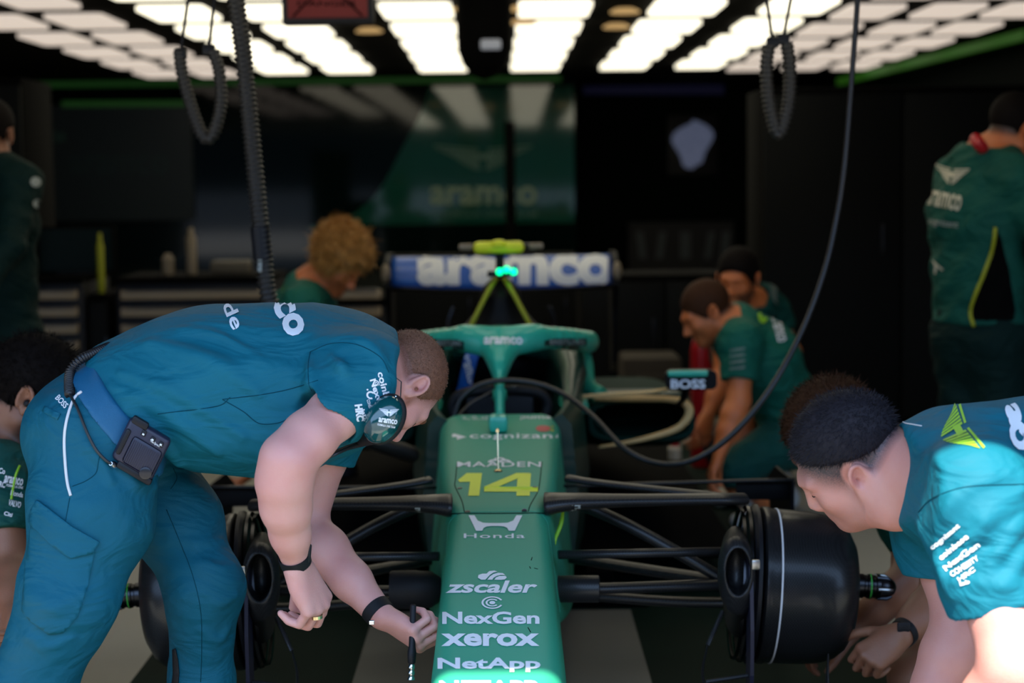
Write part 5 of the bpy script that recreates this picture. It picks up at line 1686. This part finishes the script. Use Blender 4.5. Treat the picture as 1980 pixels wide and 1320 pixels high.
    fl = polys_shape([[(76, -966), (66, -985), (62, -1008), (95, -1045), (136, -1078), (180, -1068), (192, -1046), (140, -1012)]])
    def px_shape(name, poly, off, thick, m=None):
        V, F = polys_shape([[(x, -y) for x, y in poly]]); V2, F2 = slice2d(V, F, 9)
        P = np.column_stack([V2[:, 0], -V2[:, 1]])
        return drop_px(name, P, F2, pb_, m or M['tealpants'], po, off, thick)
    px_shape('pocket', [(66, 990), (186, 1050), (170, 1130), (150, 1190), (122, 1222), (95, 1226), (60, 1200), (44, 1180), (50, 1100)], .001, .0025)
    px_shape('pocket_flap', [(76, 966), (66, 985), (62, 1010), (95, 1045), (136, 1078), (178, 1068), (192, 1046), (140, 1016)], .0042, .0035)
    px_shape('hip_pocket', [(88, 785), (118, 800), (112, 812), (82, 795)], .001, .0015)
    for pts in ([(322, 985), (345, 1040), (372, 1110), (388, 1180), (390, 1260), (388, 1318)], [(135, 962), (128, 1000), (126, 1015)], [(140, 940), (165, 930), (185, 915), (190, 895), (193, 878)], [(335, 905), (342, 925), (330, 945)]):
        line_px('seam', pts, pb_, M['seam'], po, r=.0008, off=.0002)
    # dark knee vent on the far leg
    px_shape('knee_zip', [(336, 1254), (341, 1252), (346, 1275), (348, 1300), (346, 1330), (333, 1335), (337, 1300)], .002, .002, M['black_rubber'])
    # belt loop and wristbands
    d = nrm(WN - EN)
    wc = WN - d * .006
    bd = MB(); ring = lathe(wc - np.array([0, 0, 0]), nrm(d + np.array([.12, 0, .12])), [(-.010, .0275), (-.010, .0295), (.010, .0285), (.010, .0265)], 36, False); bd.add(*ring)
    wb = bd.build('fitness_band', M['black_rubber'], body)
    MB().box(wc + np.array([.026, -.006, .012]), (.008, .016, .034), .004, np.array(Matrix.Rotation(.1, 3, 'Y'))).build('band_screen', M['black_plastic'], wb)
    d = nrm(WF - EF); wc = WF - d * .012
    bd = MB(); bd.add(*lathe(wc, d, [(-.011, .0285), (-.011, .0310), (.011, .0305), (.011, .0280)], 36, False))
    b2 = bd.build('watch_strap', M['black_rubber'], body)
    lf = nrm(np.cross(d, [0, 1, 0])); tw_ = np.cross(d, lf)
    for i in range(8):
        a = math.radians(-150 + i * 17)
        r_ = lf * math.cos(a) + tw_ * math.sin(a)
        MB().box(wc + r_ * .031, (.014, .0022, .002), .0005, np.column_stack([d, np.cross(r_, d), r_])).build('strap_rib', M['black_plastic'], b2, False)
    hp = at(719, 1203, 3.27)
    MB().box(hp, (.010, .006, .008), .001).build('buckle', M['chrome'], b2, False)
    # ring on the ring finger
    hit = bb.ray_cast(Vector(CAM), Vector(ray(613, 1192)))
    if hit[0] is not None:
        c = np.array(hit[0]) + ray(613, 1192) * .006
        MB().add(*lathe(c, nrm(np.array([.1, .1, -1])), [(-.003, .0095), (-.003, .0105), (.003, .0105), (.003, .0095)], 24, False)).build('finger_ring', M['gold'], body)
    # closed eyelid line
    MB().tube([O + hs_ * R * .020 + hs_ * F * .0925 + hs_ * U * .000, O + hs_ * R * .033 + hs_ * F * .0935 - hs_ * U * .003, O + hs_ * R * .045 + hs_ * F * .086 + hs_ * U * .001], .0016, 6, 4).build('eyelashes', M['hair_dark'], body)
    MB().tube([O + hs_ * R * .016 + hs_ * F * .1015 + hs_ * U * .026, O + hs_ * R * .034 + hs_ * F * .0955 + hs_ * U * .031, O + hs_ * R * .050 + hs_ * F * .082 + hs_ * U * .026], [.003, .0042, .002], 8, 4).build('eyebrow', M['hair_red'], body)

    # ---- radio pack on the hip (hangs on the belt: a thing of its own)
    hit = pb_.ray_cast(Vector(CAM), Vector(ray(268, 870)))
    c = at(274, 866, hit[0][1] - .014)
    rd = thing('radio_pack', 'dark navy radio pack clipped to the belt of the bent crew member', 'radio', c)
    ex = nrm(np.array([.84, .10, -.55])); ez = nrm(np.array([.46, .05, .89])); ey = np.cross(ez, ex); Rr = np.column_stack([ex, ey, ez])
    MB().box(c, (.084, .030, .082), .008, Rr, 3).build('case', M['navy_plastic'], rd)
    fp = MB()
    def loc(x, y, z): return c + ex * x + ey * y + ez * z
    sg_ = -1 if (ey @ np.array([0, 1, 0])) > 0 else 1
    MB().box(loc(.008, sg_ * .015, -.010), (.060, .006, .052), .006, Rr).build('grille_panel', M['navy_plastic'], rd)
    for i in range(15):
        MB().box(loc(-.018 + i * .0037, sg_ * .0185, -.012), (.0016, .002, .044), .0004, Rr).build('rib', M['navy_plastic'], rd, False) if i % 1 == 0 else None
    for i, x in enumerate((-.008, .011, .028)):
        b_ = MB().box(loc(x, sg_ * .0165, .026 + (0 if i else .002)), (.009, .004, .011), .002, Rr).build('button', M['black_plastic'], rd)
        MB().box(loc(x, sg_ * .0188, .026), (.004, .001, .003), .0003, Rr).build('button_mark', M['white_print'], b_, False)
    MB().add(*lathe(loc(.026, sg_ * .017, -.032), ey * sg_, [(0, .011), (.004, .011), (.005, .008), (.005, .0003)], 28)).build('dial', M['dark_metal'], rd)
    MB().box(loc(-.022, sg_ * .010, .040), (.032, .018, .014), .004, Rr).build('volume_wheel', M['black_plastic'], rd)
    MB().box(loc(-.034, sg_ * .012, -.004), (.010, .014, .05), .004, Rr).build('side_switch', M['black_plastic'], rd)
    MB().box(loc(.008, 0, -.044), (.07, .030, .014), .005, Rr).build('lower_cover', M['black_plastic'], rd)
    rb_ = bvh_of(*[o for o in rd.children])
    print_px('lettering', text_shape('FreeSpeak II', .01), (288, 855, 314, 861), rb_, M['white_print'], rd, rot=-32, off=.0006, step=20)
    # coiled lead from under the shirt to the pack, with its steel plug
    hs = thing('headset_lead', 'coiled black headset lead running over the hip to the radio pack', 'cable', at(130, 730, 3.2))
    def on(px, py, lift):
        h = pb_.ray_cast(Vector(CAM), Vector(ray(px, py)))
        return np.array(h[0]) - ray(px, py) * lift if h[0] is not None else at(px, py, 3.16)
    co = [at(212, 670, 3.24), at(180, 683, 3.20), at(154, 696, 3.175), at(136, 718, 3.165), on(134, 742, .010), on(135, 762, .008)]
    corrugated('coil', co, .0082, M['cable'], hs, .0055, .22, 12)
    wr_ = [on(135, 762, .008), on(150, 790, .005), on(168, 835, .005), on(185, 868, .005), on(203, 888, .006), on(214, 896, .010)]
    MB().tube(wr_, .0026, 8, 6).build('wire', M['cable'], hs)
    pe = on(214, 896, .010); pd = at(244, 913, 3.13) - pe
    ln = np.linalg.norm(pd)
    MB().add(*lathe(pe, pd, [(0, .0035), (.004, .005), (.008, .007), (.020, .007), (.0205, .0078), (.030, .0078), (.031, .0065), (ln, .0065)], 20)).build('plug', M['chrome'], hs)

    # ---- headset hanging round the neck
    hit = sb.ray_cast(Vector(CAM), Vector(ray(735, 800)))
    hc = at(741, 811, (hit[0][1] if hit[0] is not None else 3.17) - .020)
    hd = thing('headset', 'glossy teal headset hanging round the neck of the bent crew member', 'headset', hc)
    up = nrm(np.array([.50, .0, .86])); out = nrm(np.array([-.20, -.93, .05])); out = nrm(out - up * (out @ up)); sd_ = np.cross(up, out)
    Bc = np.column_stack([sd_, out, up])
    Hc = Solid()
    Hc.ell(hc, (.032, .030, .046), Bc, k=.01)
    Hc.half(hc - out * .004, -out, k=.008)
    V, Fc = Hc.mesh(.0022)
    mt = mat('glossy_teal_shell', (.004, .062, .068), rough=.12, coat=1.0)
    cup = mk('ear_cup', V, Fc, mt, hd)
    Hk = Solid(); Hk.ell(hc - out * .012, (.036, .020, .050), Bc, k=.01)
    Hk.half(hc - out * .003, out, k=.004)
    V, Fc = Hk.mesh(.003); mk('ear_cushion', V, Fc, M['black_rubber'], hd)
    cbv = bvh_of(cup)
    print_px('emblem', wing_emblem(7), (733, 790, 771, 805), cbv, M['white_print'], cup, rot=-2, off=.0006, step=5)
    print_px('lettering', text_shape('aramco', .03), (732, 809, 768, 818), cbv, M['white_print'], cup, rot=-8, off=.0006, step=5)
    print_px('lettering', text_shape('FORMULA ONE TEAM', .02), (730, 821, 764, 825), cbv, M['white_print'], cup, rot=-10, off=.0006, step=5)
    p0 = hc + up * .048 + out * .004
    MB().tube([p0, at(774, 777, hc[1] + .03), at(776, 738, hc[1] + .06), at(764, 729, hc[1] + .09), at(740, 715, 3.26)], .0011, 6, 1).build('wire_arm', M['chrome'], hd)
    MB().tube([at(773, 772, hc[1] + .03), at(772, 781, hc[1] + .028)], .004, 8).build('joint', M['black_plastic'], hd)
    MB().tube([hc - out * .01 - up * .03, at(690, 850, 3.17), at(650, 866, 3.20), at(600, 880, 3.30)], [.018, .015, .010, .008], 10, 5).build('headband', M['black_rubber'], hd)
    MB().tube([at(700, 855, 3.15), at(670, 868, 3.12), at(640, 882, 3.10), at(610, 898, 3.12), at(588, 905, 3.2)], .0032, 8, 6).build('boom_lead', M['cable'], hd)
    # ---- slim ratchet driver in the far hand
    a, b = at(799, 1168, 3.275), at(795, 1316, 3.245)
    L = np.linalg.norm(b - a)
    tl = thing('ratchet_driver', 'slim black ratchet driver with a chrome ringed end held beside the nose', 'hand tool', b)
    MB().add(*lathe(a, b - a, [(0, .004), (.002, .006), (L * .55, .0065), (L * .62, .0085), (L * .76, .0075), (L * .78, .005)], 20)).build('handle', M['black_plastic'], tl)
    MB().add(*lathe(a + (b - a) * .78, b - a, [(0, .0045), (.004, .0065), (.008, .0065), (.011, .0045), (.015, .0065), (.019, .0065), (.022, .0045), (.026, .0068), (.030, .0068), (.031, .002)], 20)).build('shank', M['chrome'], tl)
    return body
person_bent()

# ================================================================== the crew member leaning in from the right, shoulder in the sun (person B)
def person_lean():
    R, F, U = frame((-.719, .30, -.602), (-.681, -.181, .709))
    hs_ = .93
    ear = at(1659, 922, 2.96)
    O = ear + hs_ * (.077 * R + .010 * F)
    neck = at(1765, 905, 2.97)
    SN, EN, WN = at(1880, 965, 2.74), at(1962, 1290, 2.62), at(1838, 1535, 2.72)
    SF, EF, WF = at(1815, 1010, 3.13), at(1856, 1218, 3.05), at(1782, 1400, 3.02)
    lat = nrm(np.array([.0, -1, -.05]))
    def nd(px, py, d, dv): return at(px, py, d), dv * d / FPX
    N = [(nd(2330, 985, 2.97, 125), .165), (nd(2230, 935, 2.96, 122), .155), (nd(2110, 930, 2.95, 135), .175), (nd(1980, 935, 2.94, 140), .185), (nd(1865, 930, 2.95, 112), .170), (nd(1800, 915, 2.96, 76), .10)]
    S = Solid()
    head_prims(S, O, R, F, U, neck, s=hs_, nose=.95, chin=.008, neck_r=(.064, .068))
    S.cone(O - hs_ * U * .07 + hs_ * F * .04, neck + np.array([-.03, 0, -.06]), .045, .05, k=.04)
    for (a, wa), (b, wb) in zip(N[:-1], N[1:]):
        S.econe(a[0], b[0], lat, wa * .9, a[1] * .88, wb * .9, b[1] * .88, k=.05)
    S.cone(N[4][0][0], SN, .08, .060, k=.06); S.cone(N[4][0][0], SF, .08, .058, k=.06)
    limb(S, SN, EN, WN, .060, .056, .050, .029, k=.025)
    limb(S, SF, EF, WF, .054, .046, .046, .030, k=.025)
    D = nrm(WN - EN); hand_prims(S, WN, D, np.array([.3, -.8, .3]), 1, curl(25, 35, 25))
    D = nrm(WF - EF); hand_prims(S, WF, D, np.array([.3, -.8, .3]), -1, curl(25, 35, 25))
    hL, kL, aL = at(2300, 1040, 2.86), at(2240, 1400, 2.80), at(2330, 1790, 2.86)
    hR, kR, aR = at(2300, 1040, 3.10), at(2250, 1360, 3.05), at(2330, 1700, 3.10)
    for h, k_, a in ((hL, kL, aL), (hR, kR, aR)):
        S.cone(h, k_, .09, .06, k=.05); S.cone(k_, a, .058, .04, k=.03)
    V, Fc = S.mesh(.0027)
    hk = dict(front=(.090, .060), burn=(.014, -.012), nape=(-.094, -.070)); hk2 = dict(front=(.090, .062), burn=(.040, .040), nape=(-.104, -.012))
    body = thing('person', 'person leaning over the wheel hub in a teal shirt with a brightly sunlit sleeve', 'person', (N[0][0][0][0], N[0][0][0][1], 0))
    bo = mk('body', V, Fc, M['skin_mid'], body, True, head_attrs(V, O, R, F, U, s=hs_, beard_amt=.22, soft=.050, **hk))
    H = hair_solid(O, R, F, U, thick=.0075, k=.034, s=hs_, **hk2)
    hair_obj('hair', H, .0035, M['hair_dark'], body, (O, R, F, U), 14000, .010, .0005, lift=.22, curl=.12, seed=2, flow=F * .9 - U * .2)
    T = Solid()
    for (a, wa), (b, wb) in zip(N[1:-1], N[2:]):
        T.econe(a[0], b[0], lat, wa + .012, a[1] + .012, wb + .012, b[1] + .014, k=.05)
    T.econe(N[5][0][0], at(1738, 908, 2.965), lat, .10, .080, .074, .074, k=.04)
    T.cone(N[4][0][0], SN, .105, .088, k=.06); T.cone(N[4][0][0], SF, .10, .080, k=.06)
    dN = nrm(np.array([.33, -.10, -.93])); hemN = at(1925, 1172, 2.68)
    T.cone(SN, hemN + dN * .05, .092, .080, k=.05, cut=(hemN, dN))
    dF = nrm(np.array([.1, -.05, -1])); hemF = at(1818, 1112, 3.07)
    T.cone(SF, hemF + dF * .05, .082, .062, k=.05, cut=(hemF, dF))
    T.cone(hemN + dN * .03, SN + (hemN - SN) * .6, .066, .058, k=.006, op='s')
    V0, F0 = T.mesh(.012)
    tb = BVHTree.FromPolygons([tuple(map(float, q)) for q in V0], [list(map(int, f)) for f in F0])
    for a, b, c, r in [((1778, 985), (1800, 1050), (1845, 1150), .012), ((1850, 1120), (1900, 1010), (1975, 950), .010), ((1880, 1160), (1935, 1060), (1978, 1010), .012), ((1900, 1180), (1950, 1120), (1985, 1060), .010), ((1770, 870), (1790, 905), (1780, 960), .008), ((1830, 1000), (1850, 960), (1920, 920), .008)]:
        p = []
        for q in (a, b, c):
            h = tb.ray_cast(Vector(CAM), Vector(ray(*q))); p.append(None if h[0] is None else np.array(h[0]) + ray(*q) * .003)
        if all(q is not None for q in p):
            cc = catmull(np.array(p), 3)
            T.chain(list(cc), list(np.interp(np.linspace(0, 1, len(cc)), [0, .3, .7, 1], [r * .4, r, r, r * .5])), k=.016)
    nn = nrm(np.array([-.99, 0, .08])); T.half(at(1738, 905, 2.95), nn, k=.008)
    T.cone(at(1765, 905, 2.96), at(1700, 905, 2.96), .068, .068, k=.006, op='s')
    T.half(N[1][0][0], nrm(N[0][0][0] - N[1][0][0]), k=.01)
    V, Fc = T.mesh(.0040, disp=folds(.0042, [(2, 3, 6), (6, -2, 7), (-5, 4, 5), (4, 5, 9)], 21))
    so = mk('shirt', V, Fc, M['teal'], body)
    Q = Solid()
    Q.econe(N[0][0][0], N[1][0][0], lat, .175, N[0][0][1] + .01, .16, N[1][0][1] + .008, k=.05)
    for h, k_, a in ((hL, kL, aL), (hR, kR, aR)):
        Q.cone(h, k_, .11, .08, k=.05); Q.cone(k_, a, .08, .062, k=.04)
    V, Fc = Q.mesh(.007, disp=folds(.004, [(4, 4, 9), (7, -4, 8)], 4))
    mk('trousers', V, Fc, M['tealpants'], body)
    shoe(body, aL, (-1, 0, 0)); shoe(body, aR, (-1, 0, 0))
    sb = bvh_of(so)
    def sp(t, box, rot, bold=.03, m='white_print', **k): return print_px('lettering', text_shape(t, bold), box, sb, M[m], so, rot=rot, off=.0018, step=6, **k)
    for t, cx_, cy_, w, h, r in (('cognizant', 1829, 1038, 70, 12, 41), ('coinbase', 1844, 1057, 70, 12, 39), ('NexGen', 1859, 1075, 82, 12, 37), ('COHESITY', 1865, 1094, 62, 11, 34), ('HRC', 1869, 1110, 38, 10, 34), ('lab', 1866, 1126, 20, 8, 14)):
        sp(t, (cx_ - w / 2, cy_ - h / 2, cx_ + w / 2, cy_ + h / 2), r, .03)
    # half of the winged emblem over the shoulder, in lime, then the big white letters on the back
    print_px('emblem', wing_emblem(7), (1797, 801, 1905, 866), sb, M['lime_print'], so, rot=-62, off=.0018, step=6)
    sp('a', (1938, 790, 1984, 818), -70, .035); sp('r', (1938, 812, 1990, 832), -75, .03); sp('o', (1942, 824, 2000, 862), -75, .035)
    line_px('collar_trim', [(1741, 812), (1750, 818), (1765, 821), (1782, 824)], sb, M['white_pipe'], so, r=.0012, off=.001)
    for pts in ([(1980, 936), (1900, 938), (1850, 945), (1800, 965), (1776, 990)],):
        line_px('seam', pts, sb, M['seam'], so, r=.0010, off=.0002)
    MB().tube([O - hs_ * R * .020 + hs_ * F * .0925 + hs_ * U * .002, O - hs_ * R * .033 + hs_ * F * .0935 - hs_ * U * .001, O - hs_ * R * .045 + hs_ * F * .086 + hs_ * U * .003], .0014, 6, 4).build('eyelashes', M['hair_dark'], body)
    # small amber badge hanging below the collar
    return body
person_lean()
# ================================================================== the rest of the crew
HK = dict(front=(.088, .066), burn=(.022, -.012), nape=(-.094, -.060))
# C: crouching behind the leaning one, arms reaching to the hub
b, c_ = crew('person', 'person with curly brown hair crouching behind the sunlit crew member, forearms bare', dict(
    head=(1612, 852, 3.92), neck=(1722, 925, 4.05), shL=(1835, 990, 3.90), shR=(1768, 965, 4.25), elL=(1812, 1165, 3.80), elR=(1757, 1122, 4.05), wrL=(1744, 1225, 3.72), wrR=(1655, 1212, 4.05),
    chest=(1830, 1010, 4.12), waist=(1890, 1090, 4.18), pelvis=(1935, 1170, 4.22), hipL=(1935, 1190, 4.10), hipR=(1935, 1180, 4.32), knL=(1770, 1310, 3.86), knR=(1790, 1275, 4.25), anL=(1900, 1420, 4.0), anR=(1905, 1400, 4.36)),
    M['green_cloth'], M['tealpants'], M['skin_shaded'], (-.72, -.30, -.62), (-.55, -.15, .80), (M['hair_brown'], .015, 12000, .013, dict(width=.0009, lift=.25, curl=.55)), res=.004, sleeve=.30,
    hands={'L': dict(D=nrm(np.array([-.80, -.10, -.55])), N=nrm(np.array([-.30, -.75, .55])), thumb=1, curls=[(48, 62, 35), (52, 66, 38), (56, 68, 40), (60, 70, 40)]),
           'R': dict(D=nrm(np.array([-.8, .1, -.3])), N=nrm(np.array([0, -.2, 1.0])), thumb=-1, curls=curl(35, 45, 30))}, hairkw=HK, arm_r=1.0, seed=8, shoes={'L': (-1, -.2, 0), 'R': (-1, -.2, 0)})
P = c_['P']; d = nrm(P['wrL'] - P['elL'])
w = MB().add(*lathe(P['wrL'] - d * .012, d, [(-.012, .0300), (-.012, .0325), (.012, .0315), (.012, .0295)], 32, False)).build('fitness_band', M['black_rubber'], b)
MB().box(P['wrL'] - d * .012 + np.array([-.010, -.028, .016]), (.028, .008, .022), .004).build('band_screen', M['black_plastic'], w)

# H: dark-haired, bearded, at the far left behind the bent one
b, c_ = crew('person', 'dark-haired bearded person with an earpiece crouching behind the hips of the bent crew member', dict(
    head=(68, 768, 4.02), neck=(-12, 880, 4.02), shR=(2, 925, 3.84), shL=(-40, 915, 4.22), elR=(22, 1105, 3.74), elL=(60, 1080, 4.2), wrR=(28, 1185, 3.60), wrL=(110, 1190, 4.0),
    chest=(-60, 960, 4.05), waist=(-130, 1040, 4.08), pelvis=(-190, 1120, 4.10), hipR=(-185, 1140, 3.98), hipL=(-185, 1135, 4.20), knR=(2, 1200, 3.78), knL=(-20, 1220, 4.25), anR=(-70, 1400, 3.86), anL=(-80, 1380, 4.25)),
    M['green_cloth2'], M['navy_cloth'], M['skin_shaded'], (.80, .12, -.56), (.52, .05, .84), (M['hair_black'], .013, 7000, .016, dict(width=.0009, lift=.4, curl=.3)), res=.004, sleeve=.62, beard=True, hairkw=HK, seed=9, head_s=1.02, shoes={'L': (1, 0, 0), 'R': (1, 0, 0)})
O, R, Fv, Uv = c_['fr']
ec = O + 1.02 * (.088 * R - .004 * Fv - .004 * Uv)
ep = MB().ball(ec, .009, 14, 10).tube([ec, ec + [.006, -.004, -.03], ec + [.0, 0, -.09], ec + [-.012, .0, -.14], ec + [-.02, .02, -.19]], .0017, 6, 5).build('earpiece', M['black_rubber'], b)
sb = bvh_of(c_['shirt'])
for t, bx, r in (('aramco', (8, 922, 44, 936), -12), ('FORMULA ONE', (12, 938, 44, 943), -10), ('HRC', (-8, 930, 10, 942), -10), ('Honda', (20, 950, 44, 960), -12), ('VALVO', (16, 968, 40, 980), -14), ('Citi', (8, 990, 24, 998), -16), ('Co', (-2, 905, 10, 916), -10)):
    print_px('lettering', text_shape(t, .03), bx, sb, M['white_print'], c_['shirt'], rot=r, off=.002, step=8)
line_px('lime_piping', [(38, 900), (30, 920), (24, 950), (22, 965)], sb, M['lime_print'], c_['shirt'], r=.003)

# G: standing at the far right, turned away
JG = dict(head=(1962, 250, 6.3), neck=(1905, 300, 6.32), shL=(1850, 345, 6.45), shR=(1975, 350, 6.15), elL=(1890, 470, 6.75), elR=(2035, 500, 6.05), wrL=(1990, 530, 6.6), wrR=(2070, 610, 6.2),
          chest=(1890, 420, 6.32), waist=(1895, 530, 6.32), pelvis=(1893, 640, 6.32), hipL=(1860, 660, 6.36), hipR=(1930, 660, 6.26), knL=(1865, 850, 6.36), knR=(1935, 850, 6.24), anL=(1860, 1020, 6.40), anR=(1930, 1025, 6.28))
b, c_ = crew('person', 'person standing half turned away in a green jacket with a pale wings emblem', JG, M['jacket_green'], M['black_green_cloth'], M['skin_tan'], (.80, .45, -.38), (.42, .10, .90),
             (M['hair_black'], .004, 0, .01), res=.007, long_sleeve=True, hairkw=HK, tw=(.180, .175, .190, .165), td=(.135, .130, .135, .10), wrinkle=.006, shoes={'L': (1, .3, 0), 'R': (1, .3, 0)})
sb = bvh_of(c_['shirt'])
jk = c_['shirt']
print_px('emblem', wing_emblem(6), (1808, 322, 1874, 357), sb, mat('cream_print', (.62, .58, .45), .5), jk, rot=-8, off=.004, step=10)
cream = bpy.data.materials['cream_print']
print_px('lettering', text_shape('aramco', .02), (1790, 372, 1860, 402), sb, cream, jk, rot=-12, off=.004, step=10)
print_px('lettering', text_shape('cognizant', .01), (1790, 424, 1854, 440), sb, M['grey_print'], jk, rot=-8, off=.004, step=10)
print_px('emblem', polys_shape([[(0, 1), (.4, .7), (1, .2), (.8, .1), (.5, .45), (.3, -.2), (.15, -.1), (.2, .5)]]), (1804, 502, 1826, 530), sb, cream, jk, off=.004, step=10)
def side_panel(poly, bv, par, m=M['black_matte']):
    V, F = polys_shape([[(x, -y) for x, y in poly]]); V2, F2 = slice2d(V, F, 12)
    return drop_px('side_panel', np.column_stack([V2[:, 0], -V2[:, 1]]), F2, bv, m, par, .004, 0)
side_panel([(1925, 440), (1915, 500), (1890, 560), (1878, 600), (1885, 630), (1898, 655), (1955, 655), (1962, 600), (1950, 520), (1935, 460)], sb, jk)
line_px('lime_piping', [(1925, 440), (1919, 480), (1905, 525), (1886, 570), (1878, 600), (1882, 625), (1896, 652)], sb, M['dim_yellow'], jk, r=.007, off=.004)
MB().tube([at(1886, 268, 6.22), at(1893, 278, 6.18), at(1900, 286, 6.2)], .022, 12, 3).build('collar_tab', M['red_paint'], b)

# I: standing at the far left edge, mostly out of the frame
JI = dict(head=(-22, 262, 6.5), neck=(-30, 325, 6.5), shL=(40, 355, 6.42), shR=(-100, 355, 6.6), elL=(15, 480, 6.25), elR=(-130, 500, 6.6), wrL=(-40, 560, 6.1), wrR=(-90, 600, 6.3),
          chest=(-25, 430, 6.5), waist=(-20, 540, 6.5), pelvis=(-10, 640, 6.5), hipL=(25, 655, 6.46), hipR=(-45, 655, 6.54), knL=(30, 840, 6.42), knR=(-40, 840, 6.5), anL=(30, 995, 6.46), anR=(-40, 995, 6.54))
b, c_ = crew('person', 'standing person in dark green half out of view beyond the dark-haired crouching one', JI, M['black_green_cloth'], M['black_green_cloth'], M['skin_shaded'], (-.2, -.9, -.3), (0, -.25, .96), (M['hair_black'], .010, 0, .01), res=.008, hairkw=HK, tw=(.18, .17, .195, .17), td=(.13, .125, .135, .10), long_sleeve=True)
sb = bvh_of(c_['shirt'])
for bx in ((58, 342, 78, 362), (62, 385, 80, 402)):
    print_px('badge', polys_shape([ring_poly(0, 1, 0, 360, 16)[:16]]), bx, sb, M['grey_print'], c_['shirt'], off=.004, step=10)

# D: curly blond, kneeling beyond the long hose
JD = dict(head=(656, 506, 6.95), neck=(598, 548, 7.0), shR=(585, 590, 6.78), shL=(612, 585, 7.22), elR=(572, 735, 6.75), elL=(640, 715, 7.25), wrR=(500, 880, 6.70), wrL=(700, 780, 7.2),
          chest=(572, 625, 7.05), waist=(552, 710, 7.1), pelvis=(545, 800, 7.15), hipR=(545, 815, 7.04), hipL=(545, 815, 7.26), knR=(650, 910, 6.95), knL=(650, 900, 7.3), anR=(550, 945, 7.0), anL=(550, 945, 7.3))
b, c_ = crew('person', 'person with curly blond hair kneeling in a green shirt beyond the long hose', JD, M['green_cloth'], M['navy_cloth'], M['skin_tan'], (.60, -.42, -.68), (.52, -.30, .80), (M['hair_blond'], .024, 6000, .024, dict(width=.003, lift=.7, curl=.9)), res=.007,
             hairkw=dict(front=(.080, .052), burn=(.030, -.03), nape=(-.08, -.075), ear=False), sleeve=.8, shoes={'L': (1, 0, 0), 'R': (1, 0, 0)})
sb = bvh_of(c_['shirt'])
print_px('shoulder_mark', polys_shape([ring_poly(0, 1, 0, 360, 16)[:16]]), (540, 540, 556, 564), sb, M['lime_print'], c_['shirt'], off=.004, step=10)

# E: crouching in the far right half of the garage, facing the car
JE = dict(head=(1366, 604, 6.5), neck=(1412, 625, 6.52), shL=(1432, 662, 6.34), shR=(1440, 650, 6.76), elL=(1428, 775, 6.28), elR=(1470, 760, 6.8), wrL=(1392, 872, 6.22), wrR=(1420, 880, 6.7),
          chest=(1470, 690, 6.58), waist=(1510, 760, 6.62), pelvis=(1535, 830, 6.65), hipL=(1530, 850, 6.55), hipR=(1535, 845, 6.76), knL=(1420, 905, 6.42), knR=(1430, 895, 6.85), anL=(1500, 985, 6.5), anR=(1510, 980, 6.85))
b, c_ = crew('person', 'person crouching in a green shirt with a bright lime shoulder mark behind the mirror', JE, M['green_cloth'], M['green_cloth2'], M['skin_tan'], (-.84, -.12, -.52), (-.52, -.05, .85), (M['hair_brown'], .006, 0, .01), res=.006, hairkw=HK, sleeve=.66, head_s=.92,
             shorts=True, shoes={'L': (-1, -.2, 0), 'R': (-1, -.2, 0), 'm': mat('white_shoe', (.55, .54, .5), .6)})
sb = bvh_of(c_['shirt'])
print_px('shoulder_mark', polys_shape([ring_poly(0, 1, 0, 360, 20)[:20]]), (1464, 594, 1484, 626), sb, M['lime_print'], c_['shirt'], off=.004, step=10)
print_px('lettering', text_shape('aramco', .02), (1480, 628, 1530, 646), sb, M['white_print'], c_['shirt'], rot=-75, off=.004, step=10)
for i in range(4):
    print_px('lettering', text_shape('cognizant', .02), (1412, 672 + i * 12, 1440, 679 + i * 12), sb, M['grey_print'], c_['shirt'], rot=8, off=.004, step=10)

# F: behind E, facing the car
JF = dict(head=(1426, 540, 7.35), neck=(1440, 590, 7.45), shR=(1398, 610, 7.35), shL=(1492, 605, 7.55), elR=(1400, 720, 7.25), elL=(1530, 680, 7.5), wrR=(1370, 800, 7.15), wrL=(1480, 760, 7.2),
          chest=(1452, 665, 7.55), waist=(1462, 750, 7.6), pelvis=(1465, 830, 7.62), hipR=(1430, 840, 7.55), hipL=(1500, 840, 7.62), knR=(1400, 870, 7.2), knL=(1500, 870, 7.25), anR=(1420, 935, 7.4), anL=(1500, 935, 7.45))
b, c_ = crew('person', 'dark-haired person kneeling behind the crouching one with the lime shoulder mark, looking down', JF, M['green_cloth2'], M['navy_cloth'], M['skin_tan'], (-.38, -.86, -.22), (-.06, -.22, .95), (M['hair_black'], .010, 0, .01), res=.007, hairkw=HK, beard=True, sleeve=.5, shoes={'L': (-.3, -1, 0), 'R': (-.3, -1, 0)})
sb = bvh_of(c_['shirt'])
for i in range(4):
    print_px('lettering', text_shape('cognizant', .02), (1482, 548 + i * 9, 1508, 553 + i * 9), sb, M['grey_print'], c_['shirt'], rot=-60, off=.004, step=10)
